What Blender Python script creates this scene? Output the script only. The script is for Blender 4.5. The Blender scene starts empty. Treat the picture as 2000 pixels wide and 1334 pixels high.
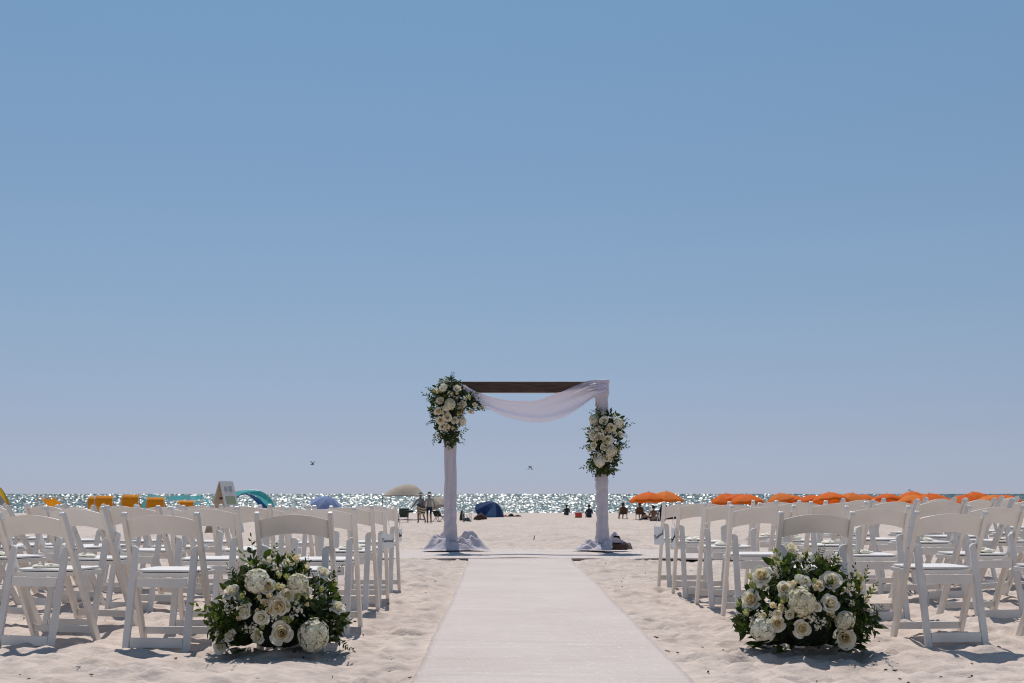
import bpy, bmesh, math, random
import numpy as np
from mathutils import Vector, Matrix, Euler

random.seed(7); np.random.seed(7)
R = math.radians
scn = bpy.context.scene
C = scn.collection

# ------------------------------------------------------------------ camera
F = 2500.0                       # focal length in pixels of the 2000 px wide photograph
CAMZ = 0.87
PITCH = math.atan((964 - 667) / F)
YAW = math.atan(21 / F)
cd = bpy.data.cameras.new('camera'); cam = bpy.data.objects.new('camera', cd); C.objects.link(cam)
cd.sensor_width = 36.0; cd.lens = 36.0 * F / 2000.0
cd.clip_start = 0.05; cd.clip_end = 30000
cam.location = (0, 0, CAMZ)
cam.rotation_euler = (R(90) + PITCH, 0, -YAW)
cd.dof.use_dof = True; cd.dof.focus_distance = 8.6; cd.dof.aperture_fstop = 8.0
scn.camera = cam
scn.cycles.filter_width = 1.1
scn.render.resolution_x = 1024; scn.render.resolution_y = 683

# ------------------------------------------------------------------ sky, sun, exposure
SUN_EL = R(63); SUN_AZ = R(-9)          # azimuth from +Y, negative = towards -X
w = bpy.data.worlds.new('World'); scn.world = w; w.use_nodes = True
nt = w.node_tree; nt.nodes.clear()
wo = nt.nodes.new('ShaderNodeOutputWorld'); bg = nt.nodes.new('ShaderNodeBackground')
sky = nt.nodes.new('ShaderNodeTexSky'); sky.sky_type = 'NISHITA'; sky.sun_disc = False
sky.sun_elevation = SUN_EL; sky.sun_rotation = SUN_AZ
sky.air_density = 1.0; sky.dust_density = 0.0; sky.ozone_density = 1.0; sky.altitude = 0
tint = nt.nodes.new('ShaderNodeMix'); tint.data_type = 'RGBA'; tint.blend_type = 'MULTIPLY'
tint.inputs[0].default_value = 1.0
wtc = nt.nodes.new('ShaderNodeTexCoord'); wsp = nt.nodes.new('ShaderNodeSeparateXYZ'); nt.links.new(wtc.outputs['Generated'], wsp.inputs[0])
hz = nt.nodes.new('ShaderNodeValToRGB')          # sea haze, the same all the way round the horizon
er = hz.color_ramp.elements
for k, (pz, cc) in enumerate([(.008, (.45, .56, 1.03)), (.045, (.54, .565, .84)), (.105, (.68, .68, .80)), (.184, (.795, .817, .86)), (.28, (.87, .934, .925)), (.366, (.947, 1.06, 1.02))]):
    e_ = er[k] if k < 2 else er.new(pz)
    e_.position = pz; e_.color = (*cc, 1)
nt.links.new(wsp.outputs[2], hz.inputs[0]); nt.links.new(hz.outputs[0], tint.inputs[7])
nt.links.new(sky.outputs[0], tint.inputs[6]); nt.links.new(tint.outputs[2], bg.inputs[0])
bg.inputs[1].default_value = 0.085
nt.links.new(bg.outputs[0], wo.inputs[0])
sd = bpy.data.lights.new('sun', 'SUN'); sun = bpy.data.objects.new('sun', sd); C.objects.link(sun)
sd.energy = 3.4; sd.angle = R(0.53); sd.color = (1.0, 0.955, 0.90)
sdir = Vector((math.sin(SUN_AZ) * math.cos(SUN_EL), math.cos(SUN_AZ) * math.cos(SUN_EL), math.sin(SUN_EL)))
sun.rotation_euler = sdir.to_track_quat('Z', 'Y').to_euler()
sun.location = sdir * 50
scn.view_settings.view_transform = 'Standard'; scn.view_settings.look = 'None'
scn.view_settings.exposure = 0.0; scn.view_settings.gamma = 1.0
scn.view_settings.use_curve_mapping = False

# ------------------------------------------------------------------ picture measurements -> world
_fw = Vector((math.sin(YAW) * math.cos(PITCH), math.cos(YAW) * math.cos(PITCH), math.sin(PITCH)))
_rt = Vector((math.cos(YAW), -math.sin(YAW), 0)); _up = _rt.cross(_fw)
def at(px, py, Y):
    "the point at distance Y in front of the camera that is seen at photograph pixel px, py"
    d = _fw + _rt * ((px - 1000) / F) + _up * ((667 - py) / F)
    t = Y / d.y
    return Vector((0, 0, CAMZ)) + d * t

# ------------------------------------------------------------------ helpers
def tag(o, label=None, cat=None, group=None, kind=None):
    if label: o['label'] = label
    if cat: o['category'] = cat
    if group: o['group'] = group
    if kind: o['kind'] = kind
    return o
def me(name, verts, faces, mat=None, smooth=False):
    m = bpy.data.meshes.new(name); m.from_pydata([tuple(v) for v in verts], [], [tuple(f) for f in faces])
    m.update()
    if mat:
        for x in (mat if isinstance(mat, (list, tuple)) else [mat]): m.materials.append(x)
    if smooth: m.polygons.foreach_set('use_smooth', [True] * len(m.polygons))
    return m
def ob(name, mesh, parent=None, loc=(0, 0, 0), rot=(0, 0, 0), sc=None):
    o = bpy.data.objects.new(name, mesh); C.objects.link(o); o.parent = parent
    o.location = loc; o.rotation_euler = rot
    if sc is not None: o.scale = (sc, sc, sc) if not hasattr(sc, '__len__') else sc
    return o
def empty(name, loc=(0, 0, 0), rz=0.0):
    o = bpy.data.objects.new(name, None); C.objects.link(o); o.location = loc
    o.rotation_euler = (0, 0, rz); o.empty_display_size = 0.1
    return o
class MB:
    "collects shapes that become ONE mesh"
    def __init__(s): s.v = []; s.f = []
    def add(s, v, f):
        b = len(s.v); s.v += [Vector(x) for x in v]; s.f += [tuple(i + b for i in q) for q in f]; return s
    def box(s, lo, hi):
        x0, y0, z0 = lo; x1, y1, z1 = hi
        return s.add([(x0,y0,z0),(x1,y0,z0),(x1,y1,z0),(x0,y1,z0),(x0,y0,z1),(x1,y0,z1),(x1,y1,z1),(x0,y1,z1)],
                     [(0,3,2,1),(4,5,6,7),(0,1,5,4),(1,2,6,5),(2,3,7,6),(3,0,4,7)])
    def tube(s, pts, r, n=8, cap=True):
        pts = [Vector(p) for p in pts]; rr = r if hasattr(r, '__len__') else [r] * len(pts)
        rings = []; prev = None
        for i, p in enumerate(pts):
            t = (pts[min(i + 1, len(pts) - 1)] - pts[max(i - 1, 0)]).normalized()
            a = (prev if prev is not None else (Vector((0, 0, 1)) if abs(t.z) < .9 else Vector((1, 0, 0))))
            u = (a - t * a.dot(t)).normalized(); prev = u; v = t.cross(u)
            rings.append([p + (u * math.cos(k * 2 * math.pi / n) + v * math.sin(k * 2 * math.pi / n)) * rr[i] for k in range(n)])
        vs = [x for q in rings for x in q]; fs = []
        for i in range(len(rings) - 1):
            for k in range(n):
                fs.append((i*n + k, i*n + (k+1) % n, (i+1)*n + (k+1) % n, (i+1)*n + k))
        if cap: fs.append(tuple(range(n - 1, -1, -1))); fs.append(tuple((len(rings)-1)*n + k for k in range(n)))
        return s.add(vs, fs)
    def grid(s, fn, nu, nv, closed=False):
        vs = [fn(i / nu, j / nv) for j in range(nv + 1) for i in range(nu + (0 if closed else 1))]
        n = nu if closed else nu + 1; fs = []
        for j in range(nv):
            for i in range(nu):
                i2 = (i + 1) % n if closed else i + 1
                fs.append((j*n + i, j*n + i2, (j+1)*n + i2, (j+1)*n + i))
        return s.add(vs, fs)
    def xf(s, M):
        s.v = [M @ v for v in s.v]; return s
    def mesh(s, name, mat, smooth=False): return me(name, s.v, s.f, mat, smooth)
    def obj(s, name, mat, parent=None, smooth=False, **k): return ob(name, s.mesh(name, mat, smooth), parent, **k)
def bevel(mesh, wdt, seg=1):
    bm = bmesh.new(); bm.from_mesh(mesh)
    es = [e for e in bm.edges if len(e.link_faces) == 2 and e.calc_face_angle(0) > 0.5]
    bmesh.ops.bevel(bm, geom=es, offset=wdt, segments=seg, affect='EDGES', profile=.6)
    bmesh.ops.recalc_face_normals(bm, faces=bm.faces)
    bm.to_mesh(mesh); bm.free(); return mesh
def prism(outline, thick_axis, a, b):
    "extrude a 2-D outline; thick_axis 'x' : outline is (y,z); 'y' : outline is (x,z)"
    n = len(outline); vs = []
    for t in (a, b):
        for (p, q) in outline: vs.append((t, p, q) if thick_axis == 'x' else (p, t, q))
    fs = [tuple(range(n - 1, -1, -1)), tuple(range(n, 2 * n))] + [(i, (i + 1) % n, (i + 1) % n + n, i + n) for i in range(n)]
    return vs, fs
def sstep(a, b, x):
    t = min(max((x - a) / (b - a), 0), 1); return t * t * (3 - 2 * t)

# numpy value noise
_perm = np.random.RandomState(3).rand(256, 256)
def vnoise(x, y):
    xi = np.floor(x).astype(int); yi = np.floor(y).astype(int); fx = x - xi; fy = y - yi
    fx = fx * fx * (3 - 2 * fx); fy = fy * fy * (3 - 2 * fy)
    g = lambda a, b: _perm[a % 256, b % 256]
    return ((g(xi, yi) * (1 - fx) + g(xi + 1, yi) * fx) * (1 - fy) + (g(xi, yi + 1) * (1 - fx) + g(xi + 1, yi + 1) * fx) * fy) * 2 - 1
def fbm(x, y, o=4):
    s = 0; a = 1
    for k in range(o):
        s = s + a * vnoise(x * 2**k + 17.3 * k, y * 2**k + 9.1 * k); a *= .5
    return s

# ------------------------------------------------------------------ materials
def mat(name, col, rough=.6, **k):
    m = bpy.data.materials.new(name); m.use_nodes = True
    p = m.node_tree.nodes['Principled BSDF']
    p.inputs['Base Color'].default_value = (*col, 1); p.inputs['Roughness'].default_value = rough
    for a, v in k.items(): p.inputs[a.replace('_', ' ')].default_value = v
    m['p'] = 1
    return m
def N(m, t, **k):
    n = m.node_tree.nodes.new(t)
    for a, v in k.items(): setattr(n, a, v)
    return n
def L(m, a, b): m.node_tree.links.new(a, b)
def P(m): return m.node_tree.nodes['Principled BSDF']
def vary(m, c1, c2, scale=4, lo=.35, hi=.65, detail=4, coord='Object', rnd=0.0):
    tc = N(m, 'ShaderNodeTexCoord'); no = N(m, 'ShaderNodeTexNoise'); no.inputs['Scale'].default_value = scale
    no.inputs['Detail'].default_value = detail
    L(m, tc.outputs[coord], no.inputs['Vector'])
    rp = N(m, 'ShaderNodeValToRGB'); rp.color_ramp.elements[0].color = (*c1, 1); rp.color_ramp.elements[1].color = (*c2, 1)
    rp.color_ramp.elements[0].position = lo; rp.color_ramp.elements[1].position = hi
    src = no.outputs['Fac']
    if rnd:
        oi = N(m, 'ShaderNodeObjectInfo'); ma = N(m, 'ShaderNodeMath', operation='MULTIPLY_ADD')
        ma.inputs[1].default_value = rnd; L(m, oi.outputs['Random'], ma.inputs[0]); L(m, src, ma.inputs[2])
        mb = N(m, 'ShaderNodeMath', operation='SUBTRACT'); mb.inputs[1].default_value = rnd / 2; L(m, ma.outputs[0], mb.inputs[0]); src = mb.outputs[0]
    L(m, src, rp.inputs[0]); L(m, rp.outputs[0], P(m).inputs['Base Color'])
    return rp.outputs[0]
def bump(m, scale, strength, dist=.01, detail=4, coord='Object', prev=None):
    tc = N(m, 'ShaderNodeTexCoord'); no = N(m, 'ShaderNodeTexNoise'); no.inputs['Scale'].default_value = scale
    no.inputs['Detail'].default_value = detail; L(m, tc.outputs[coord], no.inputs['Vector'])
    b = N(m, 'ShaderNodeBump'); b.inputs['Strength'].default_value = strength; b.inputs['Distance'].default_value = dist
    L(m, no.outputs['Fac'], b.inputs['Height'])
    if prev: L(m, prev.outputs[0], b.inputs['Normal'])
    L(m, b.outputs[0], P(m).inputs['Normal']); return b
def translucent(m, fac, col, colsock=None):
    out = [n for n in m.node_tree.nodes if n.type == 'OUTPUT_MATERIAL'][0]
    t = N(m, 'ShaderNodeBsdfTranslucent'); t.inputs[0].default_value = (*col, 1)
    if colsock: L(m, colsock, t.inputs[0])
    mx = N(m, 'ShaderNodeMixShader'); mx.inputs[0].default_value = fac
    L(m, P(m).outputs[0], mx.inputs[1]); L(m, t.outputs[0], mx.inputs[2]); L(m, mx.outputs[0], out.inputs[0])
    return m

M = {}
# sand
m = M['sand'] = mat('sand', (.5, .43, .36), .9); P(m).inputs['Specular IOR Level'].default_value = .15
vary(m, (.555, .455, .39), (.645, .54, .47), .9, .3, .7, 8)
_n = N(m, 'ShaderNodeTexNoise'); _n.inputs['Scale'].default_value = 9; _n.inputs['Detail'].default_value = 7; _t = N(m, 'ShaderNodeTexCoord'); L(m, _t.outputs['Object'], _n.inputs['Vector'])
_r = N(m, 'ShaderNodeMapRange'); _r.inputs[1].default_value = .35; _r.inputs[2].default_value = .65; _r.inputs[3].default_value = .88; _r.inputs[4].default_value = 1.06; L(m, _n.outputs['Fac'], _r.inputs[0])
_x = N(m, 'ShaderNodeMix', data_type='RGBA', blend_type='MULTIPLY'); _x.inputs[0].default_value = 1.0; _src = P(m).inputs['Base Color'].links[0].from_socket; L(m, _src, _x.inputs[6]); L(m, _r.outputs[0], _x.inputs[7]); L(m, _x.outputs[2], P(m).inputs['Base Color'])
b1 = bump(m, 7, .7, .06, 5); b2 = bump(m, 60, .35, .006, 4, prev=b1); bump(m, 900, .25, .0008, 2, prev=b2)
# sea : ripples whose size grows away from the shore
m = M['sea'] = mat('sea', (.035, .135, .15), .12, IOR=1.33)
vary(m, (.075, .135, .14), (.105, .175, .175), .02, .35, .65)
# chairs
m = M['resin'] = mat('white_resin', (.80, .79, .77), .38); vary(m, (.72, .665, .605), (.81, .76, .70), 5, .35, .6, 6, rnd=.25)
bump(m, 140, .05, .001)
m = M['pad'] = mat('white_vinyl', (.82, .78, .75), .45); bump(m, 25, .12, .004)
m = M['favour'] = mat('cream_paper', (.83, .78, .66), .7)
m = M['runner'] = mat('white_runner', (.68, .64, .63), .75)
m = M['cloth'] = mat('white_chiffon', (.88, .87, .95), .8)
tr_c = translucent(m, .76, (.90, .88, 1.0)); bump(m, 900, .08, .0006)
m = M['wrapcloth'] = mat('white_wrap', (.60, .55, .585), .85); P(m).inputs['Specular IOR Level'].default_value = .2; bump(m, 60, .2, .004)
m = M['wood'] = mat('dark_wood', (.06, .028, .016), .55)
tcw = N(m, 'ShaderNodeTexCoord'); mpw = N(m, 'ShaderNodeMapping'); mpw.inputs['Scale'].default_value = (1, 14, 14)
L(m, tcw.outputs['Object'], mpw.inputs[0]); now = N(m, 'ShaderNodeTexNoise'); now.inputs['Scale'].default_value = 5; now.inputs['Detail'].default_value = 6
L(m, mpw.outputs[0], now.inputs['Vector']); rpw = N(m, 'ShaderNodeValToRGB')
rpw.color_ramp.elements[0].color = (.035, .014, .008, 1); rpw.color_ramp.elements[1].color = (.11, .052, .028, 1)
rpw.color_ramp.elements[0].position = .35; rpw.color_ramp.elements[1].position = .7
L(m, now.outputs['Fac'], rpw.inputs[0]); L(m, rpw.outputs[0], P(m).inputs['Base Color'])
def petal(name, a, b, tr, heart=None):
    m = mat(name, a, .6); P(m).inputs['Specular IOR Level'].default_value = .2; c = vary(m, a, b, 18, .35, .65, 3, rnd=.5)
    if heart:                                   # deeper cream towards the heart of the bloom
        tc = N(m, 'ShaderNodeTexCoord'); ln = N(m, 'ShaderNodeVectorMath', operation='LENGTH'); ml = N(m, 'ShaderNodeVectorMath', operation='MULTIPLY'); ml.inputs[1].default_value = (1, 1, 0)
        L(m, tc.outputs['Object'], ml.inputs[0]); L(m, ml.outputs[0], ln.inputs[0]); mr = N(m, 'ShaderNodeMapRange'); mr.inputs[1].default_value = .15; mr.inputs[2].default_value = .8
        L(m, ln.outputs['Value'], mr.inputs[0]); mx = N(m, 'ShaderNodeMix', data_type='RGBA'); mx.inputs[6].default_value = (*heart, 1); L(m, mr.outputs[0], mx.inputs[0]); L(m, c, mx.inputs[7]); c = mx.outputs[2]
        L(m, c, P(m).inputs['Base Color'])
    translucent(m, tr, a, c); return m
M['rose'] = petal('cream_petal', (.89, .83, .68), (.92, .88, .77), .36, (.86, .73, .44))
M['white_fl'] = petal('white_petal', (.90, .86, .75), (.92, .90, .82), .36, (.88, .80, .58))
M['hydr'] = petal('hydrangea_petal', (.80, .75, .56), (.90, .87, .73), .32)
M['hcore'] = mat('hydrangea_gap_shade', (.30, .29, .14), .8)  # darker core, shade in the gaps between florets put into its colour
M['bud'] = petal('green_bud', (.45, .48, .16), (.66, .66, .34), .3)
def leafm(name, a, b, tr):
    m = mat(name, a, .5); P(m).inputs['Specular IOR Level'].default_value = .2; c = vary(m, a, b, 6, .3, .7, 3, rnd=.9)
    mx = N(m, 'ShaderNodeMix', data_type='RGBA', blend_type='MIX'); mx.inputs[0].default_value = .65
    mx.inputs[7].default_value = (.20, .33, .03, 1); L(m, c, mx.inputs[6]); translucent(m, tr, a, mx.outputs[2]); return m
M['leaf'] = leafm('dark_leaf', (.018, .028, .006), (.046, .062, .013), .16)
M['leaf2'] = leafm('light_leaf', (.04, .07, .016), (.085, .12, .035), .25)
M['eucalyptus'] = leafm('grey_leaf', (.10, .14, .11), (.17, .21, .17), .12)
M['core'] = mat('foliage_gap_shade', (.012, .02, .008), .9)  # near-black stands in for the shade between the leaves
M['stem'] = mat('stem', (.05, .075, .02), .6)
M['black'] = mat('black_print', (.02, .02, .025), .6)
m = M['tagm'] = mat('frosted_tag', (.82, .84, .84), .3); 
M['ribbon'] = mat('ribbon', (.80, .79, .78), .6)
def fabric(name, c, tr=.25, rough=.75):
    m = mat(name, c, rough); P(m).inputs['Specular IOR Level'].default_value = .15; d = tuple(x * .8 for x in c); s = vary(m, d, c, 3, .3, .7, 5)
    translucent(m, tr, c, s); return m
M['orange'] = fabric('orange_canvas', (.86, .17, .012), .22)
M['orange2'] = fabric('sunned_orange_canvas', (.88, .24, .035), .26)
M['orange3'] = fabric('deep_orange_canvas', (.80, .14, .01), .18)
M['amber'] = fabric('amber_canvas', (.78, .30, .012), .22)
M['yellow'] = fabric('yellow_canvas', (.82, .52, .02), .25)
M['grey_cv'] = fabric('grey_canvas', (.55, .52, .5), .2)
M['beige'] = fabric('beige_canvas', (.47, .39, .31), .05)
M['teal'] = fabric('teal_fabric', (.14, .50, .54), .3)
M['aqua'] = fabric('aqua_fabric', (.10, .52, .50), .25)
M['blue'] = fabric('blue_fabric', (.02, .11, .30), .12)
M['navy'] = fabric('navy_canvas', (.02, .05, .14), .08)
M['lblue'] = fabric('pale_blue_canvas', (.30, .38, .62), .2)
M['sblue'] = fabric('slate_blue_canvas', (.10, .18, .33), .08)
M['tan_frame'] = mat('tan_frame', (.5, .42, .34), .5)
M['metal'] = mat('grey_metal', (.45, .45, .45), .4, Metallic=.6)
M['dark'] = mat('dark_fabric', (.025, .025, .025), .8)
M['dgreen'] = fabric('dark_green_fabric', (.04, .06, .05), .05)
M['brown'] = fabric('brown_fabric', (.10, .06, .04), .05)
M['red'] = mat('red_plastic', (.55, .05, .025), .4)
M['white_p'] = mat('white_plastic', (.75, .74, .72), .4)
M['skin'] = mat('skin', (.36, .19, .12), .55)
M['skin_d'] = mat('tanned_skin', (.22, .105, .06), .55)
M['hair'] = mat('dark_hair', (.02, .015, .012), .6)
M['shirt_g'] = fabric('grey_shirt', (.26, .24, .26), .05)
M['shirt_w'] = fabric('pale_shirt', (.42, .40, .34), .05)
M['shorts'] = fabric('navy_shorts', (.03, .045, .07), .02)
M['cap'] = fabric('teal_cap', (.10, .25, .27), .02)
M['stripe_d'] = fabric('brown_stripe', (.12, .06, .03), .05)
M['stripe_l'] = fabric('cream_stripe', (.62, .52, .38), .05)
M['board'] = mat('sign_board', (.66, .64, .60), .5)
M['board_in'] = mat('sign_back', (.56, .46, .36), .6)
M['print_g'] = mat('print_green', (.32, .36, .22), .6)
M['print_d'] = mat('print_grey', (.34, .36, .38), .6)
M['gull'] = mat('gull_feather', (.16, .17, .2), .7)
M['weed'] = mat('dry_seaweed', (.06, .042, .03), .9)

# sea surface detail
m = M['sea']
tc = N(m, 'ShaderNodeTexCoord'); sp = N(m, 'ShaderNodeSeparateXYZ'); L(m, tc.outputs['Object'], sp.inputs[0])
D = N(m, 'ShaderNodeMath', operation='ADD'); L(m, sp.outputs[1], D.inputs[0]); D.inputs[1].default_value = 0.0
dv = N(m, 'ShaderNodeMath', operation='DIVIDE'); L(m, sp.outputs[0], dv.inputs[0]); L(m, D.outputs[0], dv.inputs[1])
iv = N(m, 'ShaderNodeMath', operation='DIVIDE'); iv.inputs[0].default_value = 2.1; L(m, D.outputs[0], iv.inputs[1])
cb = N(m, 'ShaderNodeCombineXYZ'); L(m, dv.outputs[0], cb.inputs[0]); L(m, iv.outputs[0], cb.inputs[1])
mp = N(m, 'ShaderNodeMapping'); mp.inputs['Scale'].default_value = (800, 1900, 1); L(m, cb.outputs[0], mp.inputs[0])
vo = N(m, 'ShaderNodeTexVoronoi', feature='F1'); vo.inputs['Scale'].default_value = 1.0; L(m, mp.outputs[0], vo.inputs['Vector'])
sub = N(m, 'ShaderNodeVectorMath', operation='SUBTRACT'); L(m, vo.outputs['Color'], sub.inputs[0]); sub.inputs[1].default_value = (.5, .5, .5)
mul = N(m, 'ShaderNodeVectorMath', operation='MULTIPLY'); L(m, sub.outputs[0], mul.inputs[0]); mul.inputs[1].default_value = (.62, .62, 0)
addn = N(m, 'ShaderNodeVectorMath', operation='ADD'); L(m, mul.outputs[0], addn.inputs[0]); addn.inputs[1].default_value = (0, -.48, 1)
nrm = N(m, 'ShaderNodeVectorMath', operation='NORMALIZE'); L(m, addn.outputs[0], nrm.inputs[0])
L(m, nrm.outputs[0], P(m).inputs['Normal'])
P(m).inputs['Roughness'].default_value = .33; P(m).inputs['Specular IOR Level'].default_value = .75

# runner glitter: tiny sequins with their own tilt under a matte weave
m = M['runner']
tc = N(m, 'ShaderNodeTexCoord'); vo = N(m, 'ShaderNodeTexVoronoi'); vo.inputs['Scale'].default_value = 420; L(m, tc.outputs['Object'], vo.inputs['Vector'])
sub = N(m, 'ShaderNodeVectorMath', operation='SUBTRACT'); L(m, vo.outputs['Color'], sub.inputs[0]); sub.inputs[1].default_value = (.5, .5, .5)
mul = N(m, 'ShaderNodeVectorMath', operation='MULTIPLY'); L(m, sub.outputs[0], mul.inputs[0]); mul.inputs[1].default_value = (1.3, 1.3, 0)
addn = N(m, 'ShaderNodeVectorMath', operation='ADD'); L(m, mul.outputs[0], addn.inputs[0]); addn.inputs[1].default_value = (0, 0, 1)
nrm = N(m, 'ShaderNodeVectorMath', operation='NORMALIZE'); L(m, addn.outputs[0], nrm.inputs[0])
gl = N(m, 'ShaderNodeBsdfGlossy'); gl.inputs['Roughness'].default_value = .16; gl.inputs[0].default_value = (.9, .88, .9, 1); L(m, nrm.outputs[0], gl.inputs['Normal'])
mxs = N(m, 'ShaderNodeMixShader'); mxs.inputs[0].default_value = .016
outn = [n for n in m.node_tree.nodes if n.type == 'OUTPUT_MATERIAL'][0]
L(m, P(m).outputs[0], mxs.inputs[1]); L(m, gl.outputs[0], mxs.inputs[2]); L(m, mxs.outputs[0], outn.inputs[0])
vary(m, (.54, .45, .405), (.60, .51, .47), 1.3, .3, .7, 8); b_ = bump(m, 260, .25, .002)
_t = N(m, 'ShaderNodeTexCoord'); _m = N(m, 'ShaderNodeMapping'); _m.inputs['Scale'].default_value = (1.2, 34, 1); L(m, _t.outputs['Object'], _m.inputs[0]); _n = N(m, 'ShaderNodeTexNoise'); _n.inputs['Scale'].default_value = 1.6; _n.inputs['Detail'].default_value = 5; L(m, _m.outputs[0], _n.inputs['Vector'])
_b = N(m, 'ShaderNodeBump'); _b.inputs['Strength'].default_value = .5; _b.inputs['Distance'].default_value = .012; L(m, _n.outputs['Fac'], _b.inputs['Height']); L(m, b_.outputs[0], _b.inputs['Normal']); L(m, _b.outputs[0], P(m).inputs['Normal'])
_r = N(m, 'ShaderNodeMapRange'); _r.inputs[1].default_value = .3; _r.inputs[2].default_value = .7; _r.inputs[3].default_value = .93; _r.inputs[4].default_value = 1.05; L(m, _n.outputs['Fac'], _r.inputs[0])
_x = N(m, 'ShaderNodeMix', data_type='RGBA', blend_type='MULTIPLY'); _x.inputs[0].default_value = 1.0; _src = P(m).inputs['Base Color'].links[0].from_socket; L(m, _src, _x.inputs[6]); L(m, _r.outputs[0], _x.inputs[7]); L(m, _x.outputs[2], P(m).inputs['Base Color'])

# ------------------------------------------------------------------ sand
PY = [-80, 0, 13, 17, 20, 26, 33, 50, 75, 88, 114, 139, 150, 175, 260]
PZ = [0, 0, 0.02, .05, .04, -.06, -.2, -.5, -.80, -.84, -1.07, -1.185, -1.45, -2.2, -4]
_py = np.linspace(-80, 260, 3401); _pz = np.interp(_py, PY, PZ)
_k = np.ones(31) / 31; _pz = np.convolve(np.pad(_pz, 15, 'edge'), _k, 'valid')
def prof(y): return np.interp(y, _py, _pz)
def axis(lo, hi, d0, d1, step, g):
    a = list(np.arange(d0, d1 + 1e-6, step)); s = step; x = d1
    while x < hi: s *= g; x += s; a.append(x)
    s = step; x = d0; b = []
    while x > lo: s *= g; x -= s; b.append(x)
    return np.array(b[::-1] + a)
gx = axis(-420, 420, -5.4, 5.4, .03, 1.03); gy = axis(-60, 200, 4.6, 13.0, .03, 1.0105)
X, Y = np.meshgrid(gx, gy)
RX0, RX1 = -.40, .875
onrun = 1 - np.clip((np.abs(X - (RX0 + RX1) / 2) - .64) / .10, 0, 1)
onrun = onrun * np.clip((18.8 - Y) / .5, 0, 1)
strip = np.clip((2.9 - np.abs(X - .62)) / .5, 0, 1) * np.clip((1.2 - np.abs(Y - 17.3)) / .5, 0, 1)
flat = np.maximum(onrun, strip)
H = prof(Y) + .035 * np.clip((X - 1.0) / 1.0, 0, 1) * np.clip((Y - 7) / 1.2, 0, 1) * np.clip((14 - Y) / 2, 0, 1)
nearm = np.clip((60 - Y) / 30, 0, 1)
lum = .022 * fbm(X * .9 + 5, Y * .9, 3) + .024 * fbm(X * 2.6, Y * 2.6 + 40, 3) + .0075 * (1 - np.abs(fbm(X * 7 + 9, Y * 9.5, 2))) * np.clip((20 - Y) / 6, 0, 1)
rid = (1 - np.abs(fbm(X * 3.1 + .8 * vnoise(X * 2, Y * 2), Y * 4.2, 3))) ** 2
H = H + (lum + .026 * (rid - .5)) * (1 - .93 * flat) * nearm
H = H + .05 * fbm(X * .16, Y * .22, 3) * np.clip((Y - 20) / 20, 0, 1) * np.clip((135 - Y) / 40, 0, 1)
H = H + (.035 * fbm(X * .9 + 3, Y * .75, 3) + .055 * fbm(X * 2.1 + 3, Y * 1.6, 2)) * np.clip((Y - 19) / 5, 0, 1) * np.clip((110 - Y) / 50, 0, 1)
rs = np.random.RandomState(11)
def stamp(cx, cy, ang, ln, wd, dep):
    i0, i1 = np.searchsorted(gx, [cx - ln * 1.5, cx + ln * 1.5]); j0, j1 = np.searchsorted(gy, [cy - ln * 1.5, cy + ln * 1.5])
    if i1 <= i0 or j1 <= j0: return
    xs = X[j0:j1, i0:i1] - cx; ys = Y[j0:j1, i0:i1] - cy
    u = xs * math.cos(ang) + ys * math.sin(ang); v = -xs * math.sin(ang) + ys * math.cos(ang)
    r2 = (u / ln) ** 2 + (v / wd) ** 2
    prof_ = -np.exp(-r2 * r2 * 9) + .55 * np.exp(-((np.sqrt(r2) - .92) / .22) ** 2) * (.6 + .4 * np.sin(ang * 3 + np.arctan2(v, u)))
    H[j0:j1, i0:i1] += dep * prof_ * (1 - .96 * flat[j0:j1, i0:i1])
for k in range(5600):
    y = 4.4 + 30 * rs.rand() ** 1.5; x = (rs.rand() * 2 - 1) * (2.4 + .42 * y)
    stamp(x, y, rs.rand() * 6.3, .12 + .10 * rs.rand(), .055 + .055 * rs.rand(), (.007 + .021 * rs.rand()))
_reg = (np.abs(X) < 5) & (Y > 5) & (Y < 13) & (flat < .02)
_bias = float((H - prof(Y) - .035 * np.clip((X - 1.0) / 1.0, 0, 1) * np.clip((Y - 7) / 1.2, 0, 1) * np.clip((14 - Y) / 2, 0, 1))[_reg].mean())
H -= _bias * (1 - .93 * flat) * nearm
H += .025 * np.clip((-X - .7) / .4, 0, 1) * np.clip((Y - 7.3) / .5, 0, 1) * np.clip((11 - Y) / 1.5, 0, 1)
# where the chairs stand: side, row, place from the aisle, x, y, turn, sand level
rowY_L = [7.40, 8.08, 9.36, 10.1, 11.2]; rowY_R = [7.52, 8.62, 9.7, 10.65, 11.55]
rowX_L = [-1.155, -1.10, -1.115, -1.10, -1.10]; rowX_R = [1.79, 1.71, 1.70, 1.645, 1.635]
YW = [1, 3.5, 15, 33, 50, 58, 60]; DY = [0, .03, .14, .36, .70, 1.15, 1.6]
ZL = [0, .03, .026, .012, .012]; ZR = [0, .03, .035, .035, .035]; LAYOUT = []
rc = random.Random(5)
for side, (rY, rX, sg, ZZ) in {'cabana': (rowY_L, rowX_L, -1, ZL), 'parasol': (rowY_R, rowX_R, 1, ZR)}.items():
    for i in range(5):
        for j in range(7):
            x = rX[i] + sg * ((.762 if sg < 0 else .795) * j - .012 * j * j) + rc.uniform(-.03, .03) * (j > 0)
            y = rY[i] + DY[j] + rc.uniform(-.05, .05) * (j > 0)
            yaw = sg * R(YW[j]) + R(rc.uniform(-3, 3)) * (.4 if j == 0 else 1)
            fv = (i * 3 + j) if rc.random() < .62 else None
            if abs(x) - .35 > .405 * y: continue
            LAYOUT.append((side, i, j, x, y, yaw, ZZ[i] + (i >= 2) * j * (.013 if sg > 0 else .0) + rc.uniform(-.006, .006), fv))
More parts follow.
